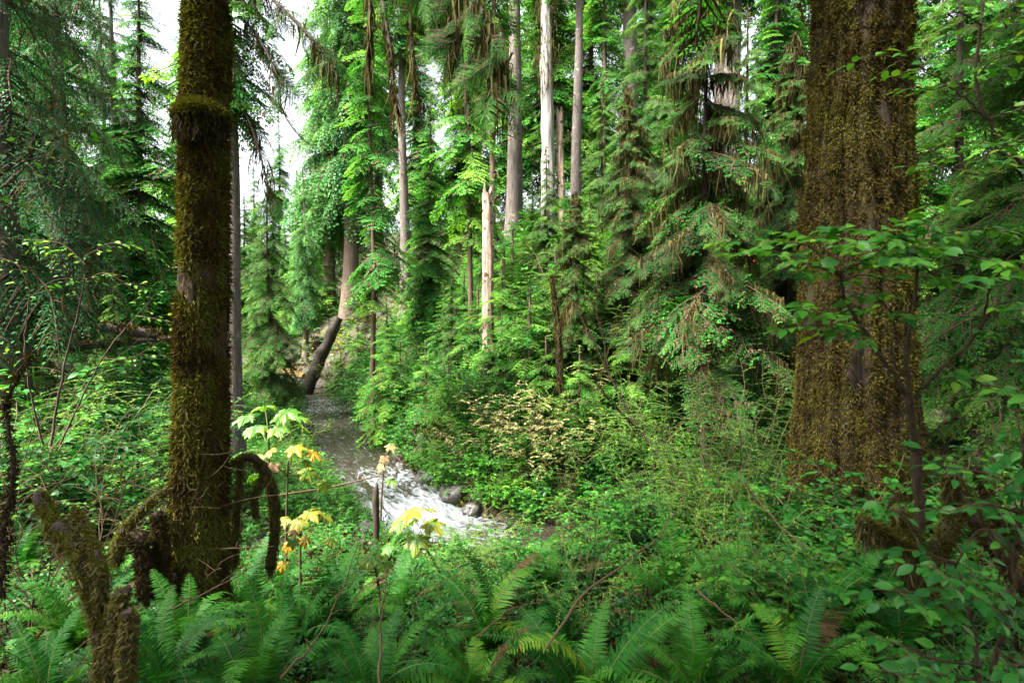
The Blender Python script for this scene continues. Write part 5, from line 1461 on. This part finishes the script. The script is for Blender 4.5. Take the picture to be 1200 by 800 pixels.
big_leaf_plant('devils_club', 'large leaved plant with drooping golden leaves left of the creek', [(335, 660, 6.6), (336, 590, 6.6), (338, 540, 6.6)],
    [(318, 527, 6.5, 40, .85, 'yellow', .6), (345, 524, 6.5, 46, .6, 'yellow', .3), (366, 530, 6.6, 44, .75, 'yellow', .5), (360, 552, 6.4, 40, .7, 'yellow', 1.2), (300, 535, 6.6, 36, .8, 'yellow', .9), (320, 545, 6.4, 34, .5, 'deadleaf', 1.4)], 3)
big_leaf_plant('devils_club', 'low large leaved plant with orange yellow hanging leaves below the mossy arch', [(352, 720, 5.6), (352, 660, 5.6), (352, 618, 5.6)],
    [(335, 608, 5.5, 40, .35, 'yellow', .3), (362, 600, 5.5, 52, .5, 'yellow', .2), (380, 604, 5.6, 38, .4, 'yellow', .4), (338, 638, 5.4, 34, .95, 'yellow', 1.4), (357, 632, 5.4, 30, .95, 'yellow', 1.5), (350, 610, 5.3, 36, .6, 'yellow', .8), (345, 622, 5.3, 30, .4, 'deadleaf', 1.6)], 4)
big_leaf_plant('devils_club', 'pale green floppy leaved plant among ferns below the thin stick', [(450, 740, 5.0), (444, 690, 5.0), (440, 665, 5.0)],
    [(436, 652, 4.9, 52, .12, 'yellow', .6), (452, 660, 5.0, 40, .2, 'yellow', .5), (420, 668, 4.9, 44, .05, 'yellow', .8), (415, 678, 4.8, 46, .02, 'yellow', .7)], 5)
big_leaf_plant('withered_plant', 'withered plant with drooping tan leaves over the white water', [(446, 610, 8.2), (448, 570, 8.2), (452, 530, 8.2)],
    [(458, 522, 8.1, 30, .5, 'cream', .6), (446, 545, 8.1, 26, .9, 'deadleaf', 1.5), (450, 536, 8.1, 24, .8, 'deadleaf', 1.6), (458, 562, 8.1, 30, .15, 'yellow', .5)], 6)
g = rock_geom(71, 12, 1, .3)
m = MB().add(g['v'] * np.array([.045, .045, .28]), g[4][0]); o = m.build('broken_post', ['bark_brown']); pb = hit(440, 604, 30); pp = at(440, 580, 9.5); o.location = pp
pz = g1(pp[0], pp[1]); 
m = MB(); tube_geom(m, [[0, 0, pz - pp[2] - .1], [.01, 0, (pz - pp[2]) * .5], [0, 0, -.1], [.01, 0, .08], [.03, 0, .2]], [.05, .055, .06, .05, .008], 9, 0, .5, True)
o.data = mesh_from(m.geom(), 'broken_post', ['bark_dark'])
tag(o, 'brown broken pointed stub standing upright before the white water', 'dead stub')

# ================================================================== LABELS THAT SAY WHICH ONE, from where each plant stands
ZONES = [
 (690, 9999, [(150, 'beside the crooked broken stump in the lower left corner'), (340, 'around the foot of the shaggy slender trunk'), (460, 'at the bottom between the shaggy trunk and yellow edged plant'), (560, 'in the bottom foreground below the yellow edged plant'),
              (680, 'at the bottom just right of the yellow edged plant'), (800, 'at the bottom edge right of centre'), (930, 'at the dark bottom edge left of the rotten stump'), (9999, 'in the dark lower right corner')]),
 (600, 690, [(200, 'behind the crooked broken stump'), (340, 'close to the mossy arch'), (460, 'on the left bank beside the thin stick'), (560, 'at the pebble bar'), (680, 'on the near rim facing the cream bushes'),
             (780, 'on the near rim under the diagonal branch'), (930, 'left of the giant trunk foot'), (9999, 'at the giant trunk foot')]),
 (520, 600, [(200, 'on the left floor behind the bent mossy limb'), (345, 'behind the golden leaved plant'), (480, 'at the white water'), (570, 'above the dark wet boulder'), (690, 'among the cream bushes'), (800, 'under the diagonal branch'), (9999, 'left of the giant trunk above its foot')]),
 (450, 520, [(200, 'on the left floor under the bare thicket'), (345, 'beside the tall light green large leaved plant'), (440, 'along the far waterline below the leaning log'), (520, 'below the bright cone shaped hemlock'), (620, 'on the bank straight below the pale snag'), (760, 'on the bank left of the diagonal branch'), (9999, 'near the giant trunk')]),
 (-9999, 450, [(200, 'in the dim left forest'), (330, 'upstream on the left bank behind the grey trunk'), (430, 'around the leaning log'), (540, 'on the slope left of the pale snag'), (620, 'around the pale snag base'), (700, 'on the slope below the moss dotted trunk'), (800, 'below the moss draped hemlock'), (9999, 'at the right behind the giant trunk')]),
]
ORD = ['first', 'second', 'third', 'fourth', 'fifth', 'sixth', 'seventh', 'eighth', 'ninth', 'tenth', 'eleventh', 'twelfth']
buckets = {}
for o, noun, adj in AUTO:
    px, py = to_px(np.array(o.location))
    zn = None
    for lo, hi, L in ZONES:
        if lo <= py < hi:
            zn = next(p for lim, p in L if px < lim); break
    zn = zn.replace('crooked broken ', 'crooked ').replace('at the bottom between the', 'between').replace('straight below', 'below').replace('large leaved plant', 'palmate plant').replace('shaggy slender', 'slender')
    buckets.setdefault((noun, adj, zn), []).append((px, o))
for (noun, adj, zn), L in buckets.items():
    L.sort(key=lambda t: t[0])
    for k, (px, o) in enumerate(L):
        if len(L) == 1: o['label'] = f'{adj} {noun} {zn}'
        elif k == 0: o['label'] = f'leftmost {adj} {noun} {zn}'
        elif k == len(L) - 1: o['label'] = f'rightmost {adj} {noun} {zn}'
        elif len(L) == 3: o['label'] = f'middle {adj} {noun} {zn}'
        else: o['label'] = f'{ORD[k]} {adj} {noun} from left {zn}'
for o in COL.objects:
    if o.get('auto'):
        del o['auto']
        o['label'] = 'distant conifer whose crown closes the gaps between nearer trees' if 'distant' in o['group'] else 'unseen forest conifer added around the camera to shade the foreground'

for o in COL.objects:
    if o.get('label') and len(o['label'].split()) > 16: o['label'] = o['label'].replace(' from left', '').replace('the crooked stump in the lower left corner', 'the lower left crooked stump')
    if o.get('label') and len(o['label'].split()) > 16: print('LONG', o['label'])
